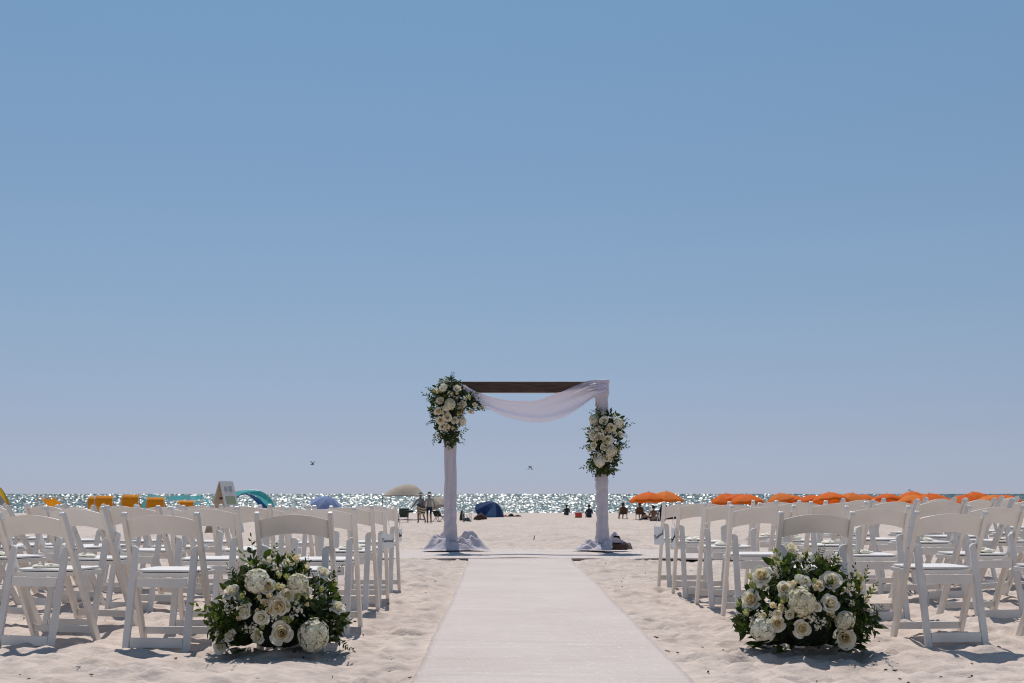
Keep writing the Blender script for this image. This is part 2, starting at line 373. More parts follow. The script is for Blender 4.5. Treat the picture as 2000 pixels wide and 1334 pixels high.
for (_, _, _, x, y, yaw, z0, _) in LAYOUT:              # sand packed round the chair feet
    for a, b_ in ((-.2, .21), (.2, .21), (-.18, -.20), (.18, -.20)):
        fx, fy = x + math.cos(yaw) * a - math.sin(yaw) * b_, y + math.sin(yaw) * a + math.cos(yaw) * b_
        i0, i1 = np.searchsorted(gx, [fx - .4, fx + .4]); j0, j1 = np.searchsorted(gy, [fy - .4, fy + .4])
        wgt = np.exp(-((X[j0:j1, i0:i1] - fx) ** 2 + (Y[j0:j1, i0:i1] - fy) ** 2) / .11 ** 2)
        H[j0:j1, i0:i1] = H[j0:j1, i0:i1] * (1 - wgt) + z0 * wgt
def gz(x, y):
    i = min(max(np.searchsorted(gx, x) - 1, 0), len(gx) - 2); j = min(max(np.searchsorted(gy, y) - 1, 0), len(gy) - 2)
    fx = (x - gx[i]) / (gx[i+1] - gx[i]); fy = (y - gy[j]) / (gy[j+1] - gy[j])
    return float((H[j, i] * (1-fx) + H[j, i+1] * fx) * (1-fy) + (H[j+1, i] * (1-fx) + H[j+1, i+1] * fx) * fy)
nyg, nxg = X.shape
vv = np.stack([X, Y, H], -1).reshape(-1, 3)
idx = np.arange(nxg * nyg).reshape(nyg, nxg)
ff = np.stack([idx[:-1, :-1], idx[:-1, 1:], idx[1:, 1:], idx[1:, :-1]], -1).reshape(-1, 4)
sm = bpy.data.meshes.new('sand'); sm.vertices.add(len(vv)); sm.vertices.foreach_set('co', vv.ravel())
sm.loops.add(ff.size); sm.loops.foreach_set('vertex_index', ff.ravel()); sm.polygons.add(len(ff))
sm.polygons.foreach_set('loop_start', np.arange(0, ff.size, 4)); sm.polygons.foreach_set('loop_total', np.full(len(ff), 4))
sm.polygons.foreach_set('use_smooth', np.ones(len(ff), bool)); sm.update(calc_edges=True); sm.materials.append(M['sand'])
tag(ob('sand_beach', sm), 'pale trampled sand of the beach', None, None, 'structure')

# sea
sv = [(-9000, 136, -1.2), (9000, 136, -1.2), (9000, 9000, -1.2), (-9000, 9000, -1.2)]
tag(ob('sea', me('sea', sv, [(0, 1, 2, 3)], M['sea'])), 'teal sea glittering in the sun', None, None, 'structure')

# ------------------------------------------------------------------ runner down the aisle
def runner_fn(u, v):
    y = 2.6 + 13.42 * v
    e0 = RX0 + .006 * math.sin(y * .7) + .003 * math.sin(y * 2.1); e1 = RX1 + .007 * math.sin(y * .6 + 2) + .003 * math.sin(y * 2.3) + .025 * sstep(10, 12, y) * sstep(15, 13, y)
    x = e0 + (e1 - e0) * u
    return (x, y, 0)
nu, nv = 26, 560
vs = []
for j in range(nv + 1):
    for i in range(nu + 1):
        x, y, _ = runner_fn(i / nu, j / nv)
        z = gz(x, y) + .016 + .014 * sstep(15.2, 16.0, y)
        wr = float(vnoise(np.array(x * .8 + 3), np.array(y * 5.0)))
        z += .0045 * math.sin(y * 31 + 2 * math.sin(x * 2)) * max(0, wr) + .004 * wr
        vs.append((x, y, z))
fs = [(j*(nu+1)+i, j*(nu+1)+i+1, (j+1)*(nu+1)+i+1, (j+1)*(nu+1)+i) for j in range(nv) for i in range(nu)]
b0 = len(vs); border = [(0, j) for j in range(nv + 1)], [(nu, j) for j in range(nv + 1)], [(i, nv) for i in range(nu + 1)]
for seq in border:
    st = len(vs)
    for (i, j) in seq:
        q = vs[j*(nu+1)+i]; vs.append((q[0], q[1], gz(q[0], q[1]) - .012))
    for k in range(len(seq) - 1):
        a = seq[k][1]*(nu+1)+seq[k][0]; b = seq[k+1][1]*(nu+1)+seq[k+1][0]; fs.append((a, b, st+k+1, st+k))
tag(ob('aisle_runner', me('aisle_runner', vs, fs, M['runner'], True)), 'long sparkling white aisle runner leading to the arch', 'carpet')
# cross strip under the arch
def strip_mesh():
    b = MB(); nx, ny = 90, 12
    def fn(u, v):
        x = -1.9 + 4.95 * u; y = 16.05 + 2.5 * v + .03 * math.sin(x * 2.1) * (1 - v)
        z = .078 + .005 * math.sin(x * 2.6 + 1) + .003 * math.sin(x * 7) + .006 * float(vnoise(np.array(x * 2.), np.array(y * 1.3)))
        return Vector((x, y, z))
    b.grid(fn, nx, ny); n = len(b.v)
    b.v += [Vector((p.x, p.y, p.z - .018)) for p in b.v[:n]]
    b.f += [tuple(i + n for i in reversed(q)) for q in b.f[:nx * ny]]
    ring = list(range(nx + 1)) + [(j + 1) * (nx + 1) + nx for j in range(ny)] + [ny * (nx + 1) + nx - 1 - i for i in range(nx)] + [(ny - 1 - j) * (nx + 1) for j in range(ny - 1)]
    for k in range(len(ring)):
        a, c = ring[k], ring[(k + 1) % len(ring)]; b.f.append((c, a, a + n, c + n))
    return b.mesh('cross_strip', M['runner'], False)
tag(ob('cross_runner', strip_mesh()), 'white raised carpet strip laid crosswise under the arch', 'carpet')

# ------------------------------------------------------------------ arch
AY = 18.0; AZ = .093
AXL = at(879, 1075, AY).x; AXR = at(1177, 1075, AY).x
ATOP = at(1000, 746, AY).z - AZ
arch = empty('wedding_arch', ((AXL + AXR) / 2, AY, AZ)); tag(arch, 'square wedding arch of dark wood standing on the white strip', 'arch')
hw = (AXR - AXL) / 2
for s in (-1, 1):
    p = bevel(MB().box((s*hw - .043, -.043, .09), (s*hw + .043, .043, ATOP - .155)).mesh('post', M['wood']), .005); ob('post', p, arch)
    f = bevel(MB().box((s*hw - .22, -.075, 0), (s*hw + (.34 if s > 0 else .22), .075, .088)).mesh('foot', M['wood']), .005); ob('foot', f, arch)
ob('beam', bevel(MB().box((-hw - .09, -.075, ATOP - .152), (hw + .09, .075, ATOP)).mesh('beam', M['wood']), .006), arch)
ob('rear_beam', bevel(MB().box((-hw - .085, .078, ATOP - .03), (hw + .085, .11, ATOP - .004)).mesh('rear_beam', M['wood']), .004), arch)

def squircle(t, h):
    c, s = math.cos(t), math.sin(t); k = (abs(c) ** 6 + abs(s) ** 6) ** (1 / 6.)
    return c / k * h, s / k * h
def wrap(cx, z0, z1, seed, h=.088, flare=0, side=0):
    b = MB(); rr = random.Random(seed); ph = [rr.random() * 6.3 for _ in range(8)]
    def fn(u, v):
        t = u * 2 * math.pi; z = z0 + (z1 - z0) * v
        fold = .013 * math.sin(5 * t + 2.0 * math.sin(z * 1.7 + ph[0]) + ph[1]) + .006 * math.sin(9 * t + z * 3 + ph[2])
        lowd = max(sstep(1.0, .25, z), side * .75)
        diag = .022 * (abs(math.sin(z * 17 + 2.4 * math.cos(t + ph[3]) + ph[4]))) ** .6 * lowd + .004 * math.sin(z * 33 + 3 * math.sin(t) + ph[5]) * lowd
        hh = h + fold * (1 - .4 * lowd) + diag - .008 * sstep(.75, .45, z) * sstep(.12, .4, z) + .012 * sstep(.30, .12, z) + flare * sstep(z1 - .35, z1, z)
        x, y = squircle(t, hh)
        return Vector((cx + x, y, z))
    b.grid(fn, 64, 110, closed=True); return b
def puddle(cx, ext_l, ext_r, hl, hr, seed, hole=None):
    "cloth heaped round the foot of a post"
    b = MB(); rr = random.Random(seed); ph = [rr.random() * 6.3 for _ in range(12)]
    nu, nv = 120, 34
    def fn(u, v):
        t = u * 2 * math.pi; c, s = math.cos(t), math.sin(t)
        ex = (ext_r if c > 0 else ext_l); out_x = ex * (1 + .10 * math.sin(5 * t + ph[0]) + .06 * math.sin(11 * t + ph[1])); out_y = .30 * (1 + .18 * math.sin(4 * t + ph[2]))
        rad = .075 + v * 1.0
        x = c * (.085 + (out_x - .085) * v); y = s * (.085 + (out_y - .085) * v)
        hgt = (hr if c > 0 else hl) * (abs(c) ** .7) + .10 * (1 - abs(c))
        pr = (1 - v ** 2.2)
        lump = .30 + .85 * math.sin(math.pi * min(v * 1.05 + .02, 1)) * (.8 + .25 * math.sin(3 * t + ph[3]))
        q = float(fbm(np.array(x * 6 + ph[4]), np.array(y * 6 + ph[5]), 3)); ridge = (1 - abs(q)) ** 2
        q2 = float(fbm(np.array(x * 5 + 3 * y + ph[6]), np.array(y * 14 + ph[7]), 2)); ridge2 = (1 - abs(q2)) ** 3
        fold = math.sin(7 * t + 4 * v + ph[8]) + .6 * math.sin(13 * t - 5 * v + ph[9])
        z = .006 + pr * hgt * lump * (.78 + .20 * q + .06 * fold) + (.040 * ridge2 + .014 * fold) * (1 - v ** 5) * sstep(0, .25, v)
        if v < .12: z = max(z, .10 + .06 * (1 - v / .12))
        if hole and x > .10 and y < -.02:      # the wooden foot left bare on its front side
            k = sstep(.10, .14, x) * sstep(.42, .38, x); y = y * (1 - k) + (-.095 * 0 - .03) * k; z = max(z, .10 * k)
        return Vector((cx + x, y, max(z, .004)))
    b.grid(fn, nu, nv, closed=True); return b
wl = empty('post_wrap', (0, AY, AZ)); tag(wl, 'white fabric wrapping the arch post below the flower cluster and heaped both sides', 'drapery')
wrap(AXL, .10, ATOP - .02, 3, h=.070).obj('wrap', M['wrapcloth'], wl, True)
puddle(AXL, .40, .50, .25, .25, 4).obj('puddle', M['wrapcloth'], wl, True)
wr_ = empty('post_wrap', (0, AY, AZ)); tag(wr_, 'white fabric wrapping the arch post whose wooden foot shows bare', 'drapery')
wrap(AXR, .10, ATOP + .02, 8, h=.064, flare=.022, side=1).obj('wrap', M['wrapcloth'], wr_, True)
puddle(AXR, .40, .40, .13, .25, 9, hole=True).obj('puddle', M['wrapcloth'], wr_, True)
capm = MB(); 
def capf(u, v):
    t = u * 2 * math.pi; x, y = squircle(t, .092 * (1 - v)); return Vector((AXR + x, y, ATOP + .02 + .012 * (1 - (1 - v) ** 2)))
capm.grid(capf, 32, 5, closed=True).obj('wrap_cap', M['wrapcloth'], wr_, True)
# swag
top = [(893, 744), (912, 753), (935, 766), (960, 775), (990, 781), (1030, 783), (1055, 780), (1080, 770), (1105, 759), (1130, 749), (1153, 742.5), (1187, 742)]
bot = [(898, 756), (918, 771), (938, 789), (960, 803), (990, 816), (1025, 824.5), (1055, 826.5), (1085, 821), (1112, 810), (1135, 795), (1158, 778), (1184, 766)]
def lerp_pts(pts, t):
    k = t * (len(pts) - 1); i = min(int(k), len(pts) - 2); f = k - i
    p0 = pts[max(i-1, 0)]; p1 = pts[i]; p2 = pts[i+1]; p3 = pts[min(i+2, len(pts)-1)]
    return tuple(.5 * ((2*p1[a]) + (-p0[a]+p2[a])*f + (2*p0[a]-5*p1[a]+4*p2[a]-p3[a])*f*f + (-p0[a]+3*p1[a]-3*p2[a]+p3[a])*f**3) for a in (0, 1))
def swag_fn(u, v):
    a = lerp_pts(top, u); c = lerp_pts(bot, u); px = a[0] + (c[0]-a[0]) * v; py = a[1] + (c[1]-a[1]) * v
    q = at(px, py, AY - .10)
    mid = math.sin(math.pi * min(max(u, 0), 1))
    y = AY - .105 - .15 * mid * math.sin(math.pi * .52 * v) + .021 * (.5 + v) * math.sin(v * 15 + 2.2 * math.sin(u * 4.2)) * (1.15 - mid * .55) + .008 * math.sin(v * 37 + 5 * u) * (1.2 - mid) ** 2 + .02 * v * math.sin(u * 9)
    if v < .12: y += .05 * (1 - v / .12)
    return Vector((q.x, y, q.z))
sw = MB().grid(swag_fn, 90, 48)
tag(sw.obj('fabric_swag', M['cloth'], None, True), 'white fabric swag hanging across the wooden beam of the arch', 'drapery')

# ------------------------------------------------------------------ folding chairs
W2 = .218; PT = .027; CH = .768
def yp(z): return .215 - .415 * (z / CH)          # post line
def yr(z): return -.205 + .118 * (z / .585)       # rear leg line
def bar_outline(a, b, wd, n=7):
    a = Vector(a); b = Vector(b); d = (b - a).normalized(); q = Vector((-d.y, d.x)) * wd / 2
    o = [a - q, ]
    e = b - d * wd / 2
    o.append(e - q)
    for k in range(1, n): 
        t = -math.pi / 2 + math.pi * k / n; o.append(e + d * math.cos(t) * wd / 2 + q * math.sin(t))
    o.append(e + q); o.append(a + q)
    return [(p.x, p.y) for p in o]
def post_mesh(s):
    v, f = prism(bar_outline((yp(-.03), -.03), (yp(CH), CH), .042), 'x', s*W2, s*(W2-PT))
    return bevel(me('post', v, f, M['resin']), .0035, 2)
def rear_mesh(s):
    x0, x1 = W2 - PT - .003, W2 - PT - .042
    o = [(x0, -.03), (x0, .583)] + [(x1 + .030 * math.cos(t) + .0, .553 + .030 * math.sin(t)) for t in [math.pi/2 + k * math.pi / 12 for k in range(7)]]
    o = [(x0, -.03), (x0, .58)]
    for k in range(7):
        t = math.pi / 2 * k / 6; o.append((x1 + .030 - .030 * math.sin(t), .55 + .030 * math.cos(t)))
    o.append((x1, -.03))
    v, f = prism([(s*a, b) for a, b in o], 'y', -.011, .011)
    v = [(a, b + yr(c), c) for a, b, c in v]
    return bevel(me('rear_leg', v, f, M['resin']), .003, 1)
def back_mesh():
    b = MB(); n = 14; xi = W2 - PT + .002; vs = []
    for i in range(n + 1):
        u = -1 + 2 * i / n; x = u * xi; arc = (1 - u * u)
        zt = CH - .046 + .032 * arc; zb = CH - .150 + .030 * arc
        for (z, dy) in ((zt, 0), (zb, 0)):
            y = yp(z) - .020 * arc
            vs.append((x, y - .008, z)); vs.append((x, y + .008, z))
    fs = []
    for i in range(n):
        a = i * 4; c = a + 4
        fs += [(a, a+2, c+2, c), (a+1, c+1, c+3, a+3), (a, c, c+1, a+1), (a+2, a+3, c+3, c+2)]
    fs += [(0, 1, 3, 2), (n*4, n*4+2, n*4+3, n*4+1)]
    m = me('backrest', vs, fs, M['resin'])
    return bevel(m, .003, 2)
def brd(name, lo, hi, mt, bv=.003, seg=2): return bevel(MB().box(lo, hi).mesh(name, mt), bv, seg)
XI = W2 - PT - .0445
CHAIR = [('post', post_mesh(-1)), ('post', post_mesh(1)), ('rear_leg', rear_mesh(-1)), ('rear_leg', rear_mesh(1)),
         ('backrest', back_mesh()),
         ('seat_frame', brd('seat_frame', (-W2+PT+.0445, -.120, .408), (W2-PT-.0445, .285, .430), M['resin'], .006)),
         ('seat_pad', brd('seat_pad', (-W2+PT+.052, -.105, .4335), (W2-PT-.052, .272, .4455), M['pad'], .005)),
         ('rear_apron', brd('rear_apron', (-XI+.004, -.136, .352), (XI-.004, -.120, .404), M['resin'])),
         ('front_stretcher', brd('front_stretcher', (-W2+PT-.001, yp(.09)-.009, .068), (W2-PT+.001, yp(.09)+.009, .110), M['resin'])),
         ('rear_rail', brd('rear_rail', (-XI-.001, yr(.06)-.009, .030), (XI+.001, yr(.06)+.009, .084), M['resin']))]
# the seat reaches the posts in front of the rear legs
_sf = MB(); _sf.v = []; 
def seat_outline(inset, y0, y1):
    a = W2 - PT - .0475 - inset; c = W2 - PT - .004 - inset
    return [(-a, y0), (a, y0), (a, -.055), (c, -.03), (c, y1 - .03), (c - .03, y1), (-c + .03, y1), (-c, y1 - .03), (-c, -.03), (-a, -.055)]
def plate(name, outl, z0, z1, mt, bv):
    n = len(outl); v = [(x, y, z0) for x, y in outl] + [(x, y, z1) for x, y in outl]
    f = [tuple(range(n-1, -1, -1)), tuple(range(n, 2*n))] + [(i, (i+1) % n, (i+1) % n + n, i + n) for i in range(n)]
    return bevel(me(name, v, f, mt), bv, 2)
CHAIR[5] = ('seat_frame', plate('seat_frame', seat_outline(0, -.104, .285), .406, .430, M['resin'], .004))
CHAIR[6] = ('seat_pad', plate('seat_pad', seat_outline(.008, -.092, .272), .4345, .446, M['pad'], .004))
bolt = MB().tube([(-W2 - .002, yp(.555), .555), (-W2 + .01, yp(.555), .555)], .006, 8).tube([(W2 - .01, yp(.555), .555), (W2 + .002, yp(.555), .555)], .006, 8).mesh('pivot_bolts', M['metal'])
CHAIR.append(('pivot_bolts', bolt))
ORD = ['first', 'second', 'third', 'fourth', 'fifth', 'sixth', 'seventh']
def favour_mesh(seed):
    b = MB(); rr = random.Random(seed); p = [rr.random() * 6.3 for _ in range(4)]
    def fn(u, v):
        t = u * 2 * math.pi; th = (v - .5) * math.pi; r = math.cos(th)
        k = 1 + .18 * math.sin(3 * t + p[0]) + .10 * math.sin(7 * t + p[1] + 3 * v)
        return Vector((.075 * r * math.cos(t) * k * (1 + .3 * math.sin(2 * t + p[3])), .034 * r * math.sin(t) * k + .02 * math.sin(2.5 * math.cos(t) + p[2]), .012 + .012 * math.sin(th) * (1 + .5 * math.sin(5 * t + p[2]) + .5 * math.sin(3 * t + p[0]))))
    b.grid(fn, 22, 10, closed=True); return b.mesh('cream_favour', M['favour'], True)
FAV = [favour_mesh(k) for k in range(4)]
def chair(x, y, yaw, label, fav=None, favlabel=None, group=None):
    c, s = math.cos(yaw), math.sin(yaw)
    hs = [gz(x + c*a - s*b_, y + s*a + c*b_) for a, b_ in ((-.2, .21), (.2, .21), (-.18, -.20), (.18, -.20))]
    zz = sum(hs) / 4 - .004
    rx = (hs[0] + hs[1] - hs[2] - hs[3]) / 2 / .46 * .15; ry = -(hs[1] + hs[3] - hs[0] - hs[2]) / 2 / .38 * .15
    e = empty('folding_chair', (x, y, zz)); e.rotation_euler = (rx, ry, yaw)
    tag(e, label, 'chair', group)
    for nm, m_ in CHAIR: ob(nm, m_, e)
    if fav is not None:
        Mx = Matrix.LocRotScale(Vector((x, y, zz)), Euler((rx, ry, yaw)), None)
        q = Mx @ Vector((random.uniform(-.05, .05), random.uniform(-.02, .06), .446))
        f = ob('cream_favour', FAV[fav % 4], None, q, (rx, ry, yaw + random.uniform(-.6, .6)), random.uniform(.85, 1.15))
        tag(f, favlabel, 'favour', 'cream favours on the chair seats')
    return e, zz
RESERVED = []
for side, i, j, x, y, yaw, z0, fv in LAYOUT:
    arow = 4 - i                                    # counted from the arch
    col = 'at the aisle' if j == 0 else '%s from the aisle' % ORD[j]
    lab = 'white folding chair %s, %s row from the arch, %s side' % (col, ORD[arow], side)
    fl = 'crumpled cream favour on the chair %s, %s row from arch, %s side' % (col, ORD[arow], side)
    e, zz = chair(x, y, yaw, lab, fv, fl, 'white folding chairs of the %s side' % side)
    if j == 0 and i >= 3: RESERVED.append((side, i, e))

# reserved tags hung on the aisle chairs
SCRIPT = {'R': ([(.02, 0), (.12, 1), (.05, .9), (.35, 1.02), (.47, .8), (.32, .58), (.12, .52), (.3, .3), (.48, .02), (.6, .08)], .6),
          'e': ([(0, .12), (.18, .26), (.2, .44), (.1, .48), (.04, .3), (.07, .06), (.2, .01), (.34, .14)], .34),
          's': ([(0, .12), (.14, .5), (.17, .3), (.22, .12), (.12, 0), (.02, .05), (.3, .12)], .3),
          'r': ([(0, .12), (.08, .5), (.12, .42), (.22, .44), (.2, .12), (.32, .1)], .32),
          'v': ([(0, .3), (.05, .45), (.11, .02), (.22, .40), (.26, .45), (.34, .32)], .34),
          'd': ([(.24, .4), (.1, .46), (.03, .22), (.08, .02), (.2, .08), (.34, 1.05), (.27, .1), (.42, .06)], .42)}
def script_mesh(width):
    b = MB(); x = 0; strokes = []
    for ch in 'Reserved':
        p, a = SCRIPT[ch]; strokes.append([(x + q[0], q[1]) for q in p]); x += a
    k = width / x
    for s in strokes:
        pts = [((q[0] - x / 2 + .18 * q[1]) * k, 0, (q[1] - .35) * k) for q in s]
        fine = []
        for i in range(len(pts) - 1):
            for t in (0, .34, .67): fine.append(tuple(Vector(lerp3(pts, (i + t) / (len(pts) - 1)))))
        fine.append(pts[-1]); b.tube(fine, .0012, 5)
    return b
def lerp3(pts, t):
    k = t * (len(pts) - 1); i = min(int(k), len(pts) - 2); f = k - i
    p0 = pts[max(i-1, 0)]; p1 = pts[i]; p2 = pts[i+1]; p3 = pts[min(i+2, len(pts)-1)]
    return [.5 * ((2*p1[a]) + (-p0[a]+p2[a])*f + (2*p0[a]-5*p1[a]+4*p2[a]-p3[a])*f*f + (-p0[a]+3*p1[a]-3*p2[a]+p3[a])*f**3) for a in (0, 1, 2)]
for side, i, e in RESERVED:
    sg = -1 if side == 'cabana' else 1
    inner = -sg                                         # the aisle is on this side of the chair
    zc = .50 if side == 'cabana' else .47
    Mx = Matrix.LocRotScale(e.location, e.rotation_euler, None)
    ctr = Mx @ Vector((inner * (W2 + .004 + (.0 if i == 3 and side == 'cabana' else .012)), yp(zc) - (.045 if (i == 3 and side == 'cabana') else .02), zc))
    tl = empty('reserved_tag', ctr, {('cabana', 3): R(14), ('cabana', 4): R(80), ('parasol', 3): R(-82), ('parasol', 4): R(-52)}[(side, i)])
    tag(tl, 'small white reserved tag tied to the aisle chair, %s row from the arch, %s side' % (ORD[4 - i], side), 'sign', 'reserved tags')
    big = side == 'parasol'
    w_, h_ = (.105, .105) if not big else (.12, .16)
    rot = 0 if not big else R(28)
    ob('panel', bevel(MB().box((-w_/2, -.0015, -h_/2), (w_/2, .0015, h_/2)).mesh('panel', M['tagm']), .0006), tl)
    sc = script_mesh(w_ * (.85 if not big else 1.0)).xf(Matrix.Rotation(-rot, 4, 'Y')).xf(Matrix.Translation((0, -.0032, 0)))
    sc.obj('lettering', M['black'], tl)
    MB().tube([(-w_/2 + .01, 0, h_/2), (-.01, .0, h_/2 + .07), (0, .01, h_/2 + .13)], .002, 5).tube([(w_/2 - .01, 0, h_/2), (.01, 0, h_/2 + .07), (0, .01, h_/2 + .13)], .002, 5).obj('ribbon', M['ribbon'], tl)

# ------------------------------------------------------------------ flowers
def rose_mesh(n, openn, seed, mt):
    rr = random.Random(seed); b = MB()
    for i in range(n):
        f = i / (n - 1); a = i * 2.3999 + rr.uniform(-.25, .25)
        rad = .09 + (.28 + .60 * openn) * f ** .9; zt = .62 - (.62 * openn) * f ** 1.2 + rr.uniform(-.04, .04); hw = 1.25 - .42 * f; cu = f * openn * rr.uniform(.6, 1.3)
        def fn(u, v, a=a, rad=rad, zt=zt, hw=hw, f=f, cu=cu):
            s = u * 2 - 1; ang = a + s * hw * (.55 + .45 * math.sin(math.pi * min(.12 + v * .7, 1))) + .12 * v
            r = rad * ((.35 + .65 * v ** .7) if f > .35 else (.55 + .45 * math.sin(v * 2.4)) * (1 - .55 * (.35 - f) / .35 * v * v)); z = -.5 + (zt + .5) * v ** (1.0 - .25 * f)
            q = max(v - .78, 0) / .22; r += .15 * cu * q; z -= .13 * cu * q * q + .22 * s * s * v * v * (.35 + f)
            r *= 1 - .06 * s * s * v; return Vector((r * math.cos(ang), r * math.sin(ang), z))
        b.grid(fn, 6, 6)
    return b.mesh('rose', mt, True)
ROSES = [rose_mesh(17, 1.0, 1, M['rose']), rose_mesh(15, .9, 2, M['rose']), rose_mesh(18, 1.0, 3, M['white_fl']), rose_mesh(14, .75, 4, M['white_fl'])]
BUDS = [rose_mesh(9, .35, 5, M['rose']), rose_mesh(9, .3, 6, M['bud'])]
def fib(n):
    return [Vector((math.sqrt(1 - z*z) * math.cos(i * 2.39996), math.sqrt(1 - z*z) * math.sin(i * 2.39996), z)) for i in range(n) for z in [1 - 2 * (i + .5) / n]]
def hydr_mesh(seed, n=170):
    rr = random.Random(seed); b = MB()
    for d in fib(n):
        if d.z < -.55: continue
        d = (d + Vector((rr.uniform(-.16, .16), rr.uniform(-.16, .16), rr.uniform(-.16, .16)))).normalized()
        q = d.to_track_quat('Z', 'Y').to_matrix() @ Matrix.Rotation(rr.random() * 6.3, 3, 'Z'); c = d * rr.uniform(.74, 1.0); c = Vector((c.x * 1.04, c.y * .93, c.z * .85)); s = rr.uniform(.19, .27)
        for k in range(4):
            a = k * math.pi / 2; pts = []
            for (r, t, z) in ((0, 0, 0), (.62, -.50, .14), (1.05, 0, .10 + rr.uniform(-.15, .2)), (.62, .50, .14)):
                pts.append(c + q @ Vector((r * math.cos(a) - t * math.sin(a), r * math.sin(a) + t * math.cos(a), z)) * s)
            b.add(pts, [(0, 1, 2), (0, 2, 3)])
    core = [d * .80 for d in fib(60)]
    def sp(u, v):
        t = u * 6.2832; th = (v - .5) * math.pi; return Vector((.68 * math.cos(th) * math.cos(t), .62 * math.cos(th) * math.sin(t), .56 * math.sin(th)))
    b.grid(sp, 12, 8, closed=True)
    h_ = b.mesh('hydrangea', [M['hydr'], M['hcore']]); nf = len(h_.polygons)
    for k in range(nf - 96, nf): h_.polygons[k].material_index = 1
    return h_
HYDR = [hydr_mesh(1), hydr_mesh(2)]
def leaf_verts(l, wd, bend=.25, fold=.15):
    p = []
    for t, k in ((0, .08), (.25, .8), (.5, 1), (.75, .68), (1, 0)):
        y = l * t; z = -bend * l * t * t
        p.append([(-wd/2 * k, y, z + fold * wd * k), (0, y, z), (wd/2 * k, y, z + fold * wd * k)])
    v = [q for r in p for q in r]; f = []
    for i in range(4):
        a = i * 3; f += [(a, a+1, a+4, a+3), (a+1, a+2, a+5, a+4)]
    return v, f
def leaf_mesh(l, wd, bend, mt): v, f = leaf_verts(l, wd, bend); return me('leaf', v, f, mt, True)
LEAVES = [leaf_mesh(1, .48, .25, M['leaf']), leaf_mesh(1, .40, .4, M['leaf']), leaf_mesh(1, .55, .15, M['leaf2']), leaf_mesh(1, .70, .1, M['eucalyptus']), leaf_mesh(1, .42, .1, M['leaf'])]
def sprig_mesh(seed, mt, nl=9, ll=.30, wd=.42):
    rr = random.Random(seed); b = MB(); pts = [Vector((0, t, -.18 * t * t + .05 * math.sin(3 * t + seed))) for t in [k / 8 for k in range(9)]]
    b.tube(pts, [.014 * (1 - k / 10) for k in range(9)], 5)
    for k in range(nl):
        t = .22 + .78 * k / (nl - 1); p = pts[min(int(t * 8), 8)]; s = 1 if k % 2 else -1
        l = ll * (1.1 - .5 * t) * rr.uniform(.8, 1.2); v, f = leaf_verts(l, l * wd, .2)
        ang = s * R(rr.uniform(40, 62)) if k < nl - 1 else 0
        Mx = Matrix.Translation(p) @ Matrix.Rotation(ang, 4, 'Z') @ Matrix.Rotation(rr.uniform(-.4, .4), 4, 'X') @ Matrix.Rotation(rr.uniform(-.6, .6), 4, 'Y')
        b.add([Mx @ Vector(q) for q in v], f)
    return b.mesh('sprig', mt, True)
SPRIGS = [sprig_mesh(1, M['leaf']), sprig_mesh(2, M['leaf'], 11, .26), sprig_mesh(3, M['leaf2'], 8, .32), sprig_mesh(4, M['leaf'], 22, .30, .16), sprig_mesh(5, M['leaf'], 26, .34, .12)]
def filler_mesh(seed):
    rr = random.Random(seed); b = MB()
    for k in range(16):
        d = Vector((rr.gauss(0, 1), rr.gauss(0, 1), abs(rr.gauss(0, 1)))).normalized() * rr.uniform(.5, 1)
        q = d.to_track_quat('Z', 'Y').to_matrix(); s = rr.uniform(.14, .24)
        for j in range(5):
            a = j * 1.2566; pts = [d + q @ Vector((r * math.cos(a + o), r * math.sin(a + o), z)) * s for r, o, z in ((0, 0, 0), (.8, -.5, .2), (1.1, 0, .3), (.8, .5, .2))]
            b.add(pts, [(0, 1, 2), (0, 2, 3)])
        b.tube([(0, 0, -.4), d], .02, 4)
    return b.mesh('filler_flowers', M['white_fl'])
FILL = [filler_mesh(1), filler_mesh(2)]
def orient(d, roll=0.0):
    "rotation taking +Z to d"
    return (d.to_track_quat('Z', 'Y').to_matrix() @ Matrix.Rotation(roll, 3, 'Z')).to_euler()
def orient_y(d, up):
    y = d.normalized(); x = y.cross(up)
    x = x.normalized() if x.length > 1e-4 else Vector((1, 0, 0)); z = x.cross(y)
    return Matrix((x, y, z)).transposed().to_euler()
